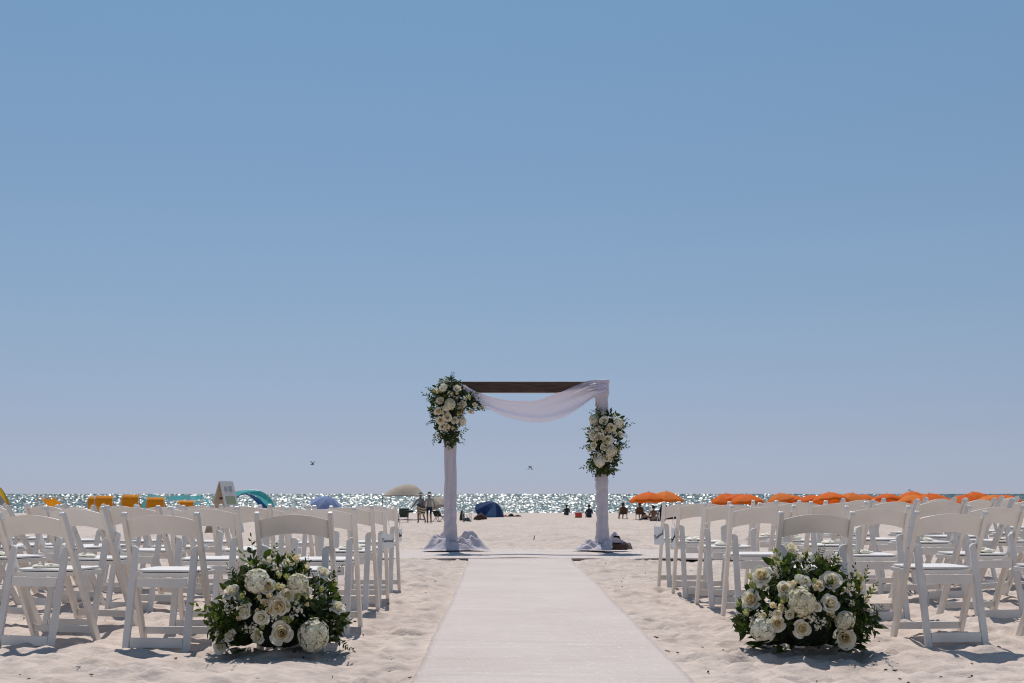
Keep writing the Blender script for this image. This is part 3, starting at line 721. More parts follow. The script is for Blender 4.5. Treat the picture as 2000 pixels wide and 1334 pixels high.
def arrangement(name, base, label, cat, ell, flowers, nleaf, nfill, nsprig, seed, scale_px, Yc, group, leaf_len=(.05, .085), hemi=True, extra_sprigs=()):
    """ell: list of (centre, radii) ellipsoids in world metres holding the foliage; flowers: (px, py, diameter px, kind) measured on the photograph"""
    rr = random.Random(seed)
    root = empty(name, base); tag(root, label, cat, group); B = Vector(base)
    # filler core added to block light, shade between leaves put into its colour
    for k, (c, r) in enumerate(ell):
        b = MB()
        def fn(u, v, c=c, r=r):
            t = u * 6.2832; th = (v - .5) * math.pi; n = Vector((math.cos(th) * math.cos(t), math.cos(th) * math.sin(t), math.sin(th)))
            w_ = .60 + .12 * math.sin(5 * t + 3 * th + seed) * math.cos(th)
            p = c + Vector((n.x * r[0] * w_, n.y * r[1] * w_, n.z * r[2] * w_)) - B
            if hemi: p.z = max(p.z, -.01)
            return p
        b.grid(fn, 24, 14, closed=True).obj('shade_core', M['core'], root, True)
    vol = [r[0] * r[1] + r[0] * r[2] + r[1] * r[2] for c, r in ell]; tot = sum(vol)
    def sample(front):
        k = rr.random() * tot; i = 0
        while k > vol[i] and i < len(ell) - 1: k -= vol[i]; i += 1
        c, r = ell[i]
        for _ in range(60):
            n = Vector((rr.gauss(0, 1), rr.gauss(0, 1), rr.gauss(0, 1))).normalized()
            if hemi and n.z < -.15: continue
            if front and n.y > .35: continue
            p = c + Vector((n.x * r[0], n.y * r[1], n.z * r[2]))
            inside = any(((p - c2).x / r2[0]) ** 2 + ((p - c2).y / r2[1]) ** 2 + ((p - c2).z / r2[2]) ** 2 < .8 for q, (c2, r2) in enumerate(ell) if q != i)
            if not inside: break
        g = Vector((n.x / r[0], n.y / r[1], n.z / r[2])).normalized()
        return c, r, n, g
    # inner foliage, too dense to count
    b = {0: MB(), 1: MB()}
    for k in range(nfill):
        c, r, n, g = sample(False); f = rr.uniform(.62, 1.02); p = c + Vector((n.x * r[0], n.y * r[1], n.z * r[2])) * f - B
        l = rr.uniform(*leaf_len) * .85; v, fc = leaf_verts(l, l * rr.uniform(.3, .5), rr.uniform(.1, .5))
        d = (g + Vector((rr.gauss(0, .7), rr.gauss(0, .7), rr.gauss(0, .7)))).normalized()
        Mx = Matrix.Translation(p) @ orient_y(d, g + Vector((rr.gauss(0, .3), rr.gauss(0, .3), .3))).to_matrix().to_4x4()
        q = [Mx @ Vector(x) for x in v]
        if hemi and min(x.z for x in q) < 0: continue
        b[0 if rr.random() < .8 else 1].add(q, fc)
    for k, mt in ((0, M['leaf']), (1, M['leaf2'])):
        if b[k].v: tag(b[k].obj('foliage', mt, root, True), kind='stuff')
    for k in range(nleaf):
        c, r, n, g = sample(rr.random() < .8); p = c + Vector((n.x * r[0], n.y * r[1], n.z * r[2])) * rr.uniform(.86, 1.03) - B
        d = (g * .8 + Vector((rr.gauss(0, .55), rr.gauss(0, .55), rr.gauss(0, .55)))).normalized()
        l = rr.uniform(*leaf_len)
        if hemi and p.z + min(0, d.z) * l < .005: continue
        mi = rr.choice([0, 0, 1, 1, 4, 2, 0, 4, 1, 2 if rr.random() < .6 else 3])
        ob('leaf', LEAVES[mi], root, p, orient_y(d, g + Vector((rr.gauss(0, .4), rr.gauss(0, .4), rr.gauss(0, .4)))), l)
    if hemi:                                    # collar of leaves lying against the sand
        for k in range(70):
            c, r = ell[0]; t = rr.uniform(-math.pi, 0) if k < 52 else rr.uniform(0, math.pi); d = Vector((math.cos(t), math.sin(t), rr.uniform(-.05, .5))).normalized()
            p = Vector((c.x + r[0] * .80 * math.cos(t), c.y + r[1] * .80 * math.sin(t), 0)) - Vector((B.x, B.y, 0)) + Vector((0, 0, rr.uniform(.025, .11)))
            ob('leaf', LEAVES[rr.choice([0, 0, 1, 4, 2])], root, p, orient_y(d, Vector((rr.gauss(0, .3), rr.gauss(-.3, .3), 1))), rr.uniform(.055, .09))
    for k in range(nsprig):
        c, r, n, g = sample(rr.random() < .5)
        if abs(n.y) > .8: n = Vector((n.x, n.y * .3, n.z)).normalized(); g = n
        p = c + Vector((n.x * r[0], n.y * r[1], n.z * r[2])) * .80 - B; d = (g + Vector((rr.gauss(0, .3), rr.gauss(0, .3), rr.gauss(.1, .3)))).normalized(); l = rr.uniform(1.5, 2.3) * leaf_len[1]
        if hemi and p.z + d.z * l < .01: continue
        ob('sprig', rr.choice(SPRIGS), root, p, orient_y(d, Vector((rr.gauss(0, .3), -1, rr.gauss(0, .3)))), l)
    for (px0, py0, px1, py1, kind) in extra_sprigs:
        p0 = at(px0, py0, Yc) - B; p1 = at(px1, py1, Yc - .03) - B; ob('sprig', SPRIGS[kind], root, p0, orient_y(p1 - p0, Vector((rr.gauss(0, .4), -1, .2))), (p1 - p0).length)
    # flowers, and small buds between them
    xs = [f_[0] for f_ in flowers]; ys = [f_[1] for f_ in flowers]; flowers = list(flowers)
    for k in range(26 if hemi else 22):
        a_, c_ = rr.choice(flowers), rr.choice(flowers); t_ = rr.uniform(.25, .75)
        flowers.append((a_[0] + (c_[0] - a_[0]) * t_, a_[1] + (c_[1] - a_[1]) * t_, scale_px * rr.uniform(.03, .05), rr.choice('bbfgf')))
    for (px, py, dia, kind) in flowers:
        dm = dia / scale_px; best = None
        for c, r in ell:
            q = at(px, py, c.y); dx = (q.x - c.x) / r[0]; dz = (q.z - c.z) / r[2]; s = 1 - dx * dx - dz * dz
            yy = c.y - r[1] * math.sqrt(max(s, .02)) * 1.0 - .035
            nn = Vector((dx / r[0], -math.sqrt(max(s, .02)) / r[1], dz / r[2])).normalized()
            if best is None or (s > best[2] and best[2] < 0) or (s >= 0 and yy < best[0]): best = (yy, nn, s)
        yy, nn, s = best; q = at(px, py, yy) - B
        d = (nn * .75 + Vector((0, -.75, .12)) + Vector((rr.gauss(0, .22), rr.gauss(0, .1), rr.gauss(0, .22)))).normalized()
        rd = dm / 2 * 1.1
        if kind == 'r': ob('rose', rr.choice(ROSES), root, q, orient(d, rr.random() * 6), rd * .98)
        elif kind == 'w': ob('rose', rr.choice(ROSES[2:]), root, q, orient((d + Vector((0, 0, .5))).normalized(), rr.random() * 6), rd)
        elif kind == 'h': ob('hydrangea', rr.choice(HYDR), root, q, orient(d, rr.random() * 6), rd * .82)
        elif kind == 'b': ob('flower_bud', BUDS[0], root, q, orient((d + Vector((rr.gauss(0, .3), 0, .5))).normalized(), rr.random() * 6), rd * 1.35)
        elif kind == 'g': ob('flower_bud', BUDS[1], root, q, orient((d + Vector((rr.gauss(0, .3), 0, .8))).normalized(), rr.random() * 6), rd * 1.5)
        elif kind == 'f': ob('filler_flowers', rr.choice(FILL), root, q, orient(d, rr.random() * 6), rd)
    return root
def Z1(l): return [(390 + a / 5.132, 1050 + b / 5.132, c / 5.132, k) for a, b, c, k in l]
fl = Z1([(315,530,165,'w'),(440,725,165,'r'),(610,805,145,'r'),(580,1000,150,'r'),(790,690,205,'r'),(825,955,225,'r'),(880,570,130,'r'),(685,490,150,'r'),(655,655,100,'b'),(715,590,95,'b'),
         (1390,695,155,'w'),(200,1090,135,'w'),(300,985,145,'w'),(160,800,90,'g'),(170,760,90,'b'),(690,240,150,'w'),(880,260,140,'w'),(970,215,100,'b'),(1065,310,100,'b'),(1240,340,140,'w'),(700,740,90,'b'),(1060,530,140,'r'),
         (1140,975,345,'h'),(585,440,285,'h'),(990,470,240,'h'),(875,400,80,'g'),(935,180,55,'g'),(885,185,50,'g'),(1350,470,70,'g'),(800,380,70,'g'),(1220,520,70,'g'),
         (990,730,120,'f'),(480,900,120,'f'),(300,720,120,'f'),(550,905,100,'f'),(400,420,90,'b'),(630,900,60,'g'),(860,820,60,'g'),(430,600,80,'g'),(780,310,110,'f'),(1070,590,70,'g')])
gb = Vector((at(545, 1180, 6.98).x, 6.98, 0)); gb.z = gz(gb.x, gb.y)
arrangement('ground_flowers', gb, 'mound of cream roses beside the aisle, single hydrangea ball low on its aisle side', 'flowers',
            [(gb + Vector((.0, 0, .19)), (.33, .24, .27)), (gb + Vector((-.05, .02, .30)), (.20, .17, .20)), (gb + Vector((.17, .0, .13)), (.17, .20, .15)), (gb + Vector((-.2, .0, .12)), (.17, .18, .14))], fl, 170, 900, 9, 21, 358, 6.85, 'flower mounds at the aisle entrance',
            extra_sprigs=[(470,1180,395,1198,0),(530,1100,537,1066,2),(640,1140,662,1108,0),(640,1210,686,1212,0),(660,1250,688,1270,1),(500,1120,462,1110,4),(470,1150,448,1108,4),(590,1100,602,1088,0),(640,1160,650,1120,3),(560,1110,575,1080,0)])
def Z2(l): return [(1420 + a / 5.132, 1040 + b / 5.132, c / 5.132, k) for a, b, c, k in l]
fl = Z2([(345,425,195,'r'),(240,670,195,'r'),(580,570,195,'r'),(1055,475,200,'r'),(1040,710,205,'r'),(755,965,175,'r'),(510,910,150,'r'),(1180,1060,210,'r'),(785,490,110,'r'),(915,525,115,'r'),(630,825,105,'r'),(510,810,95,'r'),
         (540,750,75,'b'),(470,735,90,'b'),(640,155,165,'w'),(745,260,130,'w'),(1110,270,120,'w'),(895,745,100,'r'),(1385,740,140,'w'),(195,810,90,'g'),(1040,820,110,'b'),(750,700,320,'h'),(360,975,280,'h'),(1180,880,220,'h'),(730,470,120,'h'),
         (470,190,50,'g'),(465,250,70,'b'),(510,310,80,'b'),(510,370,110,'f'),(500,420,100,'f'),(790,200,55,'g'),(685,240,50,'g'),(1310,420,70,'g'),(1350,470,75,'g'),(1440,590,70,'g'),(110,720,60,'g'),(230,450,80,'g'),(260,540,110,'g'),(340,830,120,'f'),(450,830,80,'f'),
         (850,860,120,'f'),(900,940,90,'f'),(960,890,100,'f'),(1210,530,150,'f'),(1340,560,80,'b'),(250,870,60,'f'),(890,560,80,'b'),(1390,660,90,'w')])
gb = Vector((at(1573, 1180, 7.1).x, 7.1, 0)); gb.z = gz(gb.x, gb.y)
arrangement('ground_flowers', gb, 'mound of cream roses beside the aisle with three hydrangea heads and white stock spikes', 'flowers',
            [(gb + Vector((.0, 0, .20)), (.33, .24, .27)), (gb + Vector((0, .02, .32)), (.22, .18, .20)), (gb + Vector((.18, .0, .14)), (.19, .20, .17)), (gb + Vector((-.19, .0, .14)), (.18, .18, .16))], fl, 170, 900, 9, 33, 352, 6.98, 'flower mounds at the aisle entrance',
            extra_sprigs=[(1660,1150,1672,1107,0),(1590,1100,1608,1068,4),(1600,1105,1622,1085,4),(1470,1210,1438,1208,3),(1465,1225,1440,1230,2),(1625,1110,1628,1083,0),(1690,1170,1712,1142,2),(1680,1220,1702,1205,0),(1685,1230,1698,1250,2),(1520,1120,1532,1092,0),(1595,1120,1586,1100,0),(1690,1140,1692,1110,2)])
def Z3(l): return [(820 + a / 7.414, 710 + b / 7.414, c / 7.414, k) for a, b, c, k in l]
fl = Z3([(260,690,105,'r'),(300,820,110,'r'),(395,780,110,'r'),(505,820,95,'r'),(615,590,105,'r'),(600,690,115,'r'),(290,525,95,'r'),(545,360,125,'w'),(320,920,95,'r'),(390,910,85,'r'),(275,1040,80,'w'),(470,940,75,'b'),(520,940,60,'b'),(535,430,60,'b'),(250,410,80,'b'),(310,400,80,'b'),
         (800,600,80,'w'),(905,640,75,'w'),(740,695,80,'w'),(715,500,70,'g'),(375,250,80,'f'),(610,830,135,'h'),(440,590,165,'h'),(340,350,125,'h'),(385,640,100,'h'),(385,980,90,'f'),(430,440,90,'f'),(330,710,80,'b'),(560,730,80,'b'),(660,500,70,'f'),(280,570,60,'b'),(650,350,70,'f'),(210,400,60,'g')])
ac = at(877, 800, AY - .12); sc3 = F / (AY - .2)
arrangement('arch_flowers', (ac.x, AY - .12, ac.z), 'leafy cluster of cream roses covering the upper corner of the arch', 'flowers',
            [(at(872, 800, AY - .12), (.21, .20, .33)), (at(878, 770, AY - .12), (.21, .18, .22)), (at(918, 785, AY - .14), (.13, .12, .13)), (at(875, 850, AY - .12), (.13, .16, .14))], fl, 200, 800, 18, 44, sc3 * .86, AY - .25, 'flower clusters on the arch', (.06, .095), False,
            extra_sprigs=[(880,750,886,726,3),(870,755,856,746,4),(860,780,832,779,3),(850,820,831,828,3),(850,845,848,866,2),(895,845,908,858,1),(925,790,944,800,2),(930,775,932,757,4),(865,850,850,860,2),(870,850,868,870,0),(880,850,884,870,0),(905,835,915,838,1)])
def Z4(l): return [(1110 + a / 6.064, 730 + b / 6.064, c / 6.064, k) for a, b, c, k in l]
fl = Z4([(425,555,110,'r'),(415,470,65,'w'),(505,640,100,'r'),(290,715,100,'r'),(470,780,100,'r'),(410,765,65,'b'),(295,850,85,'r'),(255,890,70,'r'),(455,1005,75,'r'),(590,885,90,'r'),(610,715,80,'r'),(495,1030,50,'b'),(515,1000,45,'b'),(350,740,75,'r'),(490,870,100,'r'),(410,875,75,'r'),
         (310,545,140,'h'),(595,585,125,'h'),(510,915,135,'h'),(370,1040,130,'h'),(270,640,90,'f'),(360,670,110,'f'),(540,700,70,'w'),(460,650,80,'b'),(530,510,80,'f'),(380,950,80,'f'),(310,990,70,'f'),(240,650,50,'b'),(320,790,70,'b'),(400,700,80,'f')])
ac = at(1180, 860, AY - .10); 
arrangement('arch_flowers', (ac.x, AY - .10, ac.z), 'cluster of cream roses halfway up the draped arch post below the swag', 'flowers',
            [(at(1180, 862, AY - .10), (.21, .21, .35)), (at(1188, 835, AY - .1), (.20, .18, .22)), (at(1176, 905, AY - .1), (.18, .17, .16))], fl, 200, 800, 18, 55, sc3 * .86, AY - .25, 'flower clusters on the arch', (.06, .095), False,
            extra_sprigs=[(1170,815,1165,790,0),(1165,805,1155,800,0),(1205,820,1226,818,1),(1205,835,1226,833,1),(1160,840,1140,836,1),(1160,870,1136,873,1),(1205,870,1226,862,1),(1165,905,1148,920,2),(1170,910,1160,928,2),(1190,905,1200,928,1),(1195,890,1212,893,1),(1190,805,1194,796,0)])

# ------------------------------------------------------------------ parasols
def canopy_mesh(rad, rise, mt, val=.12, ng=8, sag=.09, vent=True, seed=0):
    b = MB(); rr = random.Random(seed)
    def fn(u, v):
        t = u * 2 * math.pi; g = abs(math.sin(t * ng / 2))
        if v <= .88:
            r = v / .88; k = 1 - .05 * g * r
            z = rise * (1 - r ** 1.75) - sag * g * r * (1.0 - .3 * r)
            return Vector((rad * r * k * math.cos(t), rad * r * k * math.sin(t), z))
        q = (v - .88) / .12; k = 1 - .05 * g
        return Vector((rad * (k + .015 * q) * math.cos(t), rad * (k + .015 * q) * math.sin(t), -sag * g * .7 - val * q * (1 + .10 * math.sin(t * 24 + seed))))
    b.grid(fn, 48, 9, closed=True)
    return b.mesh('canopy', mt, True)
CANOPY = {}
def parasol(px, ptop, Yd, dia, label, group, mt='orange', tilt=(0, 0), rise=.48, cat='parasol', valance=.13, name='beach_parasol', base=None, seed=0):
    x = at(px, 990, Yd).x; g = gz(x, Yd); top = at(px, ptop, Yd).z - g
    root = empty(name, (x, Yd, g)); tag(root, label, cat, group); root.rotation_euler = (tilt[0], tilt[1], random.random() * .7)
    key = (mt, dia, rise, valance, seed % 3)
    if key not in CANOPY: CANOPY[key] = canopy_mesh(dia / 2, rise, M[mt], valance, seed=seed % 3)
    cn = ob('canopy', CANOPY[key], root, (0, 0, top - rise))
    MB().tube([(0, 0, -.15), (0, 0, top - .02)], .022, 8).obj('pole', M['tan_frame'], root)
    MB().tube([(0, 0, 0), (0, 0, .06), (0, 0, .10)], [.022, .028, .008], 8).obj('finial', M['metal'], root, loc=(0, 0, top - .015))
    if ('rib', dia, rise) not in CANOPY:
        CANOPY[('rib', dia, rise)] = MB().tube([(dia / 2 * r, 0, rise * (1 - r ** 1.75) - .025) for r in (.02, .3, .6, .85, .995)], .008, 5).mesh('rib', M['tan_frame'])
    for k in range(8): ob('rib', CANOPY[('rib', dia, rise)], cn, rot=(0, 0, k * math.pi / 4))
    return root
GL = 'orange parasols on the beach'
ORL = 'orange beach parasol without people in view, beyond the rows of chairs'
for k, (px, pt, Yd, dia) in enumerate([(1267, 961, 85, 2.5), (1300, 959.5, 93, 2.5), (1421, 963, 104, 2.5), (1440, 964.5, 98, 2.5), (1460, 965, 90, 2.5), (1530, 962.5, 110, 2.4), (1550, 966.5, 112, 2.4), (1588, 966, 108, 2.5), (1624, 961, 88, 2.5),
        (1661, 962, 106, 2.4), (1690, 965.5, 118, 2.4), (1734, 963.5, 96, 2.5), (1783, 959.5, 100, 2.5), (1784, 966, 92, 2.5), (1820, 963, 82, 2.5), (1884, 966, 90, 2.5), (1908, 960, 98, 2.4), (1943, 966, 86, 2.5), (1966, 966.5, 90, 2.5)]):
    tl = (R(random.uniform(-10, 12)), R(random.uniform(-12, 12)))
    parasol(px, pt, Yd, dia, {0: 'orange parasol shading the people by the sling chairs', 1: 'orange parasol just behind the one shading the sling chairs'}.get(k, ORL), GL, mt=['orange', 'orange2', 'orange', 'orange3'][k % 4], tilt=tl, rise=.50, seed=k)
parasol(632, 966, 102, 2.6, 'pale blue parasol tipped over low on the sand', None, 'lblue', (R(24), R(4)), .75, valance=.05)
parasol(858, 969, 80, 1.9, 'small beige parasol behind the draped post beside the walking couple', None, 'beige', (R(6), R(-16)), .42)

# half dome beach shelters made of gores (blue one on the sand, striped yellow one)
def shelter(px, Yd, rad, hgt, mats, label, rz=0, name='beach_shelter', tiltx=0):
    x = at(px, 990, Yd).x; g = gz(x, Yd); root = empty(name, (x, Yd, g - .03), rz); tag(root, label, 'shelter')
    n = len(mats)
    for k in range(n):
        b = MB()
        def fn(u, v, k=k):
            a = math.pi * (.02 + .96 * (k + u) / n); t = (v - .5) * math.pi * .98      # ribs fan from left foot to right foot
            bulge = 1 - .03 * math.sin(math.pi * u)
            y = math.cos(a) * math.cos(t) * rad * .8; z = math.sin(a) * math.cos(t) * hgt
            return Vector((math.sin(t) * rad * bulge, y * bulge, max(z * bulge, 0)))
        b.grid(fn, 5, 20).obj('gore', M[mats[k]], root, True)
    for k in range(n + 1):
        a = math.pi * (.02 + .96 * k / n)
        MB().tube([(math.sin(t) * rad * 1.004, math.cos(a) * math.cos(t) * rad * .805, max(0, math.sin(a) * math.cos(t) * hgt * 1.005)) for t in [(q / 16 - .5) * math.pi * .98 for q in range(17)]], .014, 5).obj('hoop', M['sblue' if 'navy' in mats else 'grey_cv'], root)
    return root
bl = parasol(952, 974, 100, 2.5, 'navy and slate blue parasol tipped onto the sand at the waterside', None, 'navy', (R(38), R(8)), .95, valance=.10, name='tipped_parasol')
cm = bl.children[0].data.copy(); bl.children[0].data = cm; cm.materials.append(M['sblue'])
for p_ in cm.polygons:
    if int((math.atan2(p_.center.y, p_.center.x) % (2 * math.pi)) / (math.pi / 4)) in (1, 2, 5): p_.material_index = 1
shelter(-22, 66, 1.17, 2.12, ['yellow', 'grey_cv', 'amber', 'yellow', 'grey_cv', 'amber'], 'yellow, grey and amber striped hooded beach shelter', 0)

# amber hooded cabana loungers seen from behind
def cabana(px, ptop, Yd, wd, label, group, rz=0, low=False):
    x = at(px, 990, Yd).x; g = gz(x, Yd); top = at(px, ptop, Yd).z - g
    root = empty('cabana_lounger', (x, Yd, g), rz); tag(root, label, 'lounger', group)
    h = top; w2 = wd / 2
    def hood(u, v):
        t = v; y = -.35 - .20 * math.sin(t * 2.2) + .75 * max(t - .75, 0) * 1.8; z = .25 + (h - .25) * (1 - (1 - t) ** 1.25) - .25 * max(t - .88, 0)
        return Vector(((u - .5) * wd * .88, y - .03 * math.sin(u * math.pi) , z))
    MB().grid(hood, 8, 14).obj('hood', M['amber'], root, True)
    for s in (-1, 1):
        MB().tube([hood(.5 + s * .54, k / 12) for k in range(13)], .035, 6).obj('side_rail', M['tan_frame'], root)
        MB().add([(s * w2 * .93, -.38, .3), (s * w2 * .93, .25, .3), (s * w2 * .93, .15, h * .6), (s * w2 * .93, -.50, h * .75)], [(0, 1, 2, 3)]).obj('side_panel', M['amber'], root)
        MB().tube([(s * w2 * .85, -.3, 0), (s * w2 * .85, -.3, .3)], .025, 6).obj('leg', M['tan_frame'], root)
        MB().tube([(s * w2 * .85, 1.1, 0), (s * w2 * .85, 1.1, .3)], .025, 6).obj('leg', M['tan_frame'], root)
    MB().tube([hood(0, 1) + Vector((-.06, 0, 0)), hood(1, 1) + Vector((.06, 0, 0))], .03, 6).obj('top_rail', M['tan_frame'], root)
    bevel(MB().box((-w2 * .88, -.35, .28), (w2 * .88, 1.2, .36)).mesh('seat', M['amber']), .02)
    ob('seat', bevel(MB().box((-w2 * .88, -.35, .28), (w2 * .88, 1.2, .36)).mesh('seat', M['amber']), .02), root)
    return root
CL = 'amber canvas cabana lounger with tan frame seen from behind'
for k, (px, pt, Yd, wd) in enumerate([(189, 969, 93, 1.05), (207, 967.5, 88, 1.3), (258, 965.5, 88, 1.25), (307, 970.5, 88, 1.3), (366, 977, 96, 1.3)]):
    cabana(px, pt, Yd, wd, ['narrow amber cabana lounger half hidden by a wider one', 'wide amber cabana lounger overlapping a narrow one', 'tall amber cabana lounger standing by itself', 'amber cabana lounger in front of the long teal sunshade', 'low amber cabana lounger under the end of the teal sunshade'][k], 'amber cabana loungers')
# side-on frame with amber cloth
fr = empty('canopy_frame', (at(100, 990, 70).x, 70, gz(at(100, 990, 70).x, 70))); tag(fr, 'bare tan shade frame with a strip of amber cloth', 'frame'); z_ = at(100, 971.5, 70).z - fr.location.z
MB().tube([(-.78, 0, z_), (-.2, 0, z_ + .02), (.68, 0, z_ - .02)], .03, 6).obj('top_bar', M['tan_frame'], fr)
MB().tube([(.68, 0, 0), (.66, 0, z_)], .03, 6).obj('pole', M['tan_frame'], fr); MB().tube([(.55, .3, 0), (.64, .1, z_ - .1)], .025, 6).obj('pole', M['tan_frame'], fr); MB().tube([(-.78, 0, 0), (-.78, 0, z_)], .03, 6).obj('pole', M['tan_frame'], fr)
MB().grid(lambda u, v: Vector((-.6 + .75 * u + .25 * v, .05 + .5 * v, z_ - .04 - .45 * v * (1 - .3 * u) - .05 * math.sin(3 * u))), 8, 5).obj('cloth', M['amber'], fr, True)

# teal stretch shades
def sail(pts_top, Yd, label, drop=.55, depth=2.2):
    root = empty('sun_sail', (at(pts_top[0][0], 985, Yd).x, Yd, gz(at(pts_top[0][0], 985, Yd).x, Yd))); B = root.location.copy(); tag(root, label, 'sunshade', 'teal stretch sunshades')
    W = [at(a, b_, Yd) - B for a, b_ in pts_top]
    x0, x1 = W[0].x, W[-1].x
    zs = lambda x: np.interp(x, [p.x for p in W], [p.z for p in W])
    def fn(u, v):
        x = x0 + (x1 - x0) * u; z = float(zs(x)) - .10 * math.sin(math.pi * v) * (1 - .2 * math.cos(6 * u)) - .35 * v
        return Vector((x, v * depth, z))
    MB().grid(fn, 30, 8).obj('sheet', M['teal'], root, True)
    for p in pts_top[1:-1]:
        q = at(p[0], p[1], Yd) - B; MB().tube([(q.x, .02, 0), (q.x, .02, q.z + .02)], .02, 6).obj('pole', M['metal'], root)
    return root
sail([(273, 988), (290, 964.5), (297, 966.5), (330, 969), (360, 967.5), (368, 964.5), (376, 980)], 105, 'long teal stretch sunshade held up on poles at the shore')
sail([(370, 969), (385, 968), (393, 966), (399, 975), (410, 990)], 112, 'short teal stretch sunshade beside the longer one at the shore')

# arched wind canopy
root = empty('wind_canopy', (at(490, 990, 112).x, 112, gz(at(490, 990, 112).x, 112))); B = root.location.copy(); tag(root, 'aqua and blue arched wind canopy on the beach behind the sign', 'sunshade')
A_ = [(436, 990), (446, 966), (462, 960), (480, 957.5), (500, 957.5), (515, 962), (528, 972), (535, 984), (537, 992)]
B_ = [(438, 992), (450, 978), (461, 970), (474, 964), (488, 965), (501, 970), (512, 979), (520, 987), (524, 992)]
C_ = [(440, 993), (456, 982), (463, 974), (471, 967), (479, 966), (490, 971.5), (500, 981), (508, 989), (513, 993)]
def band(P0, P1, y0, y1):
    def fn(u, v):
        a = at(*lerp_pts(P0, u), 112 + y0) - B; c = at(*lerp_pts(P1, u), 112 + y1) - B; p = a.lerp(c, v); p.z = max(p.z, .02); p.y += .15 * math.sin(u * 9 + v * 3); return p
    return MB().grid(fn, 28, 5)
band(A_, B_, 0, -.7).obj('aqua_panel', M['aqua'], root, True); band(B_, C_, -.7, .3).obj('blue_panel', M['blue'], root, True)
MB().tube([at(*lerp_pts(A_, k / 24), 112) - B for k in range(25)], .025, 6).obj('arch_pole', M['white_p'], root)

# pop-up canopy
Yd = 84; root = empty('beach_canopy', (at(788, 990, Yd).x, Yd, gz(at(788, 990, Yd).x, Yd))); B = root.location.copy(); tag(root, 'billowing beige canopy on thin poles behind the walking couple', 'canopy')
ze = at(788, 968.5, Yd).z - B.z; zt = at(788, 946, Yd).z - B.z
def pf(u, v):
    x = (u - .5) * 2.65; y = (v - .5) * 2.4; d = (1 - (2 * u - 1) ** 2) ** .8 * (1 - abs(2 * v - 1) ** 2.2); sk = .18 * (u - .5)
    return Vector((x + .25 * d * (zt - ze), y, ze + (zt - ze) * d - .03 * math.sin(7 * u)))
MB().grid(pf, 18, 14).obj('top', M['beige'], root, True)
for x, y in ((-1.27, -1.1), (-.98, 1.1), (1.2, -1.1), (1.0, 1.1)): MB().tube([(x, y, -.1), (x, y, ze)], .022, 6).obj('pole', M['dark'], root)
MB().tube([(-1.3, -1.19, ze), (1.3, -1.19, ze)], .022, 6).obj('edge_bar', M['dark'], root)

# A-frame sign
Yd = 34; sx = at(440, 990, Yd).x; root = empty('sandwich_board', (sx, Yd, gz(sx, Yd)), R(74)); tag(root, 'white A-frame sandwich board standing on the sand', 'sign')
hs = at(440, 941, Yd).z - root.location.z
for s in (-1, 1):
    b = MB().box((-.36, -.012, 0), (.36, .012, hs * 1.045)); lean = math.atan2(.39, hs)
    p = ob('panel', bevel(b.mesh('panel', M['board'] if s < 0 else M['board_in']), .004), root, (0, s * .40, 0), (s * lean, 0, 0))
    if s < 0:
        ob('green_print', MB().box((-.26, -.0165, hs * .60), (.26, -.0145, hs * .76)).mesh('green_print', M['print_g']), p)
        for q, (z0, z1, xa, xb) in enumerate([(.85, .94, -.22, -.05), (.84, .95, .02, .2), (.40, .50, -.22, .22), (.30, .36, -.2, .2), (.14, .25, -.18, .2)]):
            ob('print_line', MB().box((xa, -.0165, hs * z0), (xb, -.0145, hs * z1)).mesh('print_line', M['print_d']), p)
    else:
        ob('print_line', MB().box((-.2, .0145, hs * .72), (.2, .0165, hs * .80)).mesh('print_line', M['board']), p)
        ob('print_line', MB().box((-.1, -.0165, hs * .70), (.1, -.0145, hs * .74)).mesh('print_line', M['brown']), p)
ob('hinge', MB().tube([(-.3, 0, hs), (.3, 0, hs)], .018, 6).mesh('hinge', M['dark']), root)

# ------------------------------------------------------------------ people
def person(name, loc, rz, J, E, rad, mats, pick, label, group=None, root='pel'):
    names = list(J); m_ = bpy.data.meshes.new('body'); m_.from_pydata([J[n] for n in names], [(names.index(a), names.index(b)) for a, b in E], [])
    o = bpy.data.objects.new('body_rig', m_); C.objects.link(o)
    md = o.modifiers.new('skin', 'SKIN'); o.modifiers.new('sub', 'SUBSURF').levels = 2
    for i, n in enumerate(names):
        sv_ = m_.skin_vertices[0].data[i]; r_ = rad[n]; sv_.radius = r_ if hasattr(r_, '__len__') else (r_, r_); sv_.use_root = (n == root)
    dg = bpy.context.evaluated_depsgraph_get(); ev = o.evaluated_get(dg); nm = bpy.data.meshes.new_from_object(ev, depsgraph=dg)
    bpy.data.objects.remove(o, do_unlink=True)
    nm.materials.clear()
    for x in mats: nm.materials.append(M[x])
    for p in nm.polygons: p.material_index = pick(p.center); p.use_smooth = True
    r = empty(name, loc, rz); tag(r, label, 'person', group); ob('body', nm, r)
    return r
def ball(r, c, mt, name, root, sx=1, sy=1, sz=1, cut=None):
    b = MB()
    def fn(u, v):
        t = u * 6.2832; th = (v - .5) * math.pi; z = math.sin(th)
        if cut is not None: z = max(z, cut)
        return Vector((c[0] + r * sx * math.cos(th) * math.cos(t), c[1] + r * sy * math.cos(th) * math.sin(t), c[2] + r * sz * z))
    return b.grid(fn, 14, 10, closed=True).obj(name, M[mt], root, True)
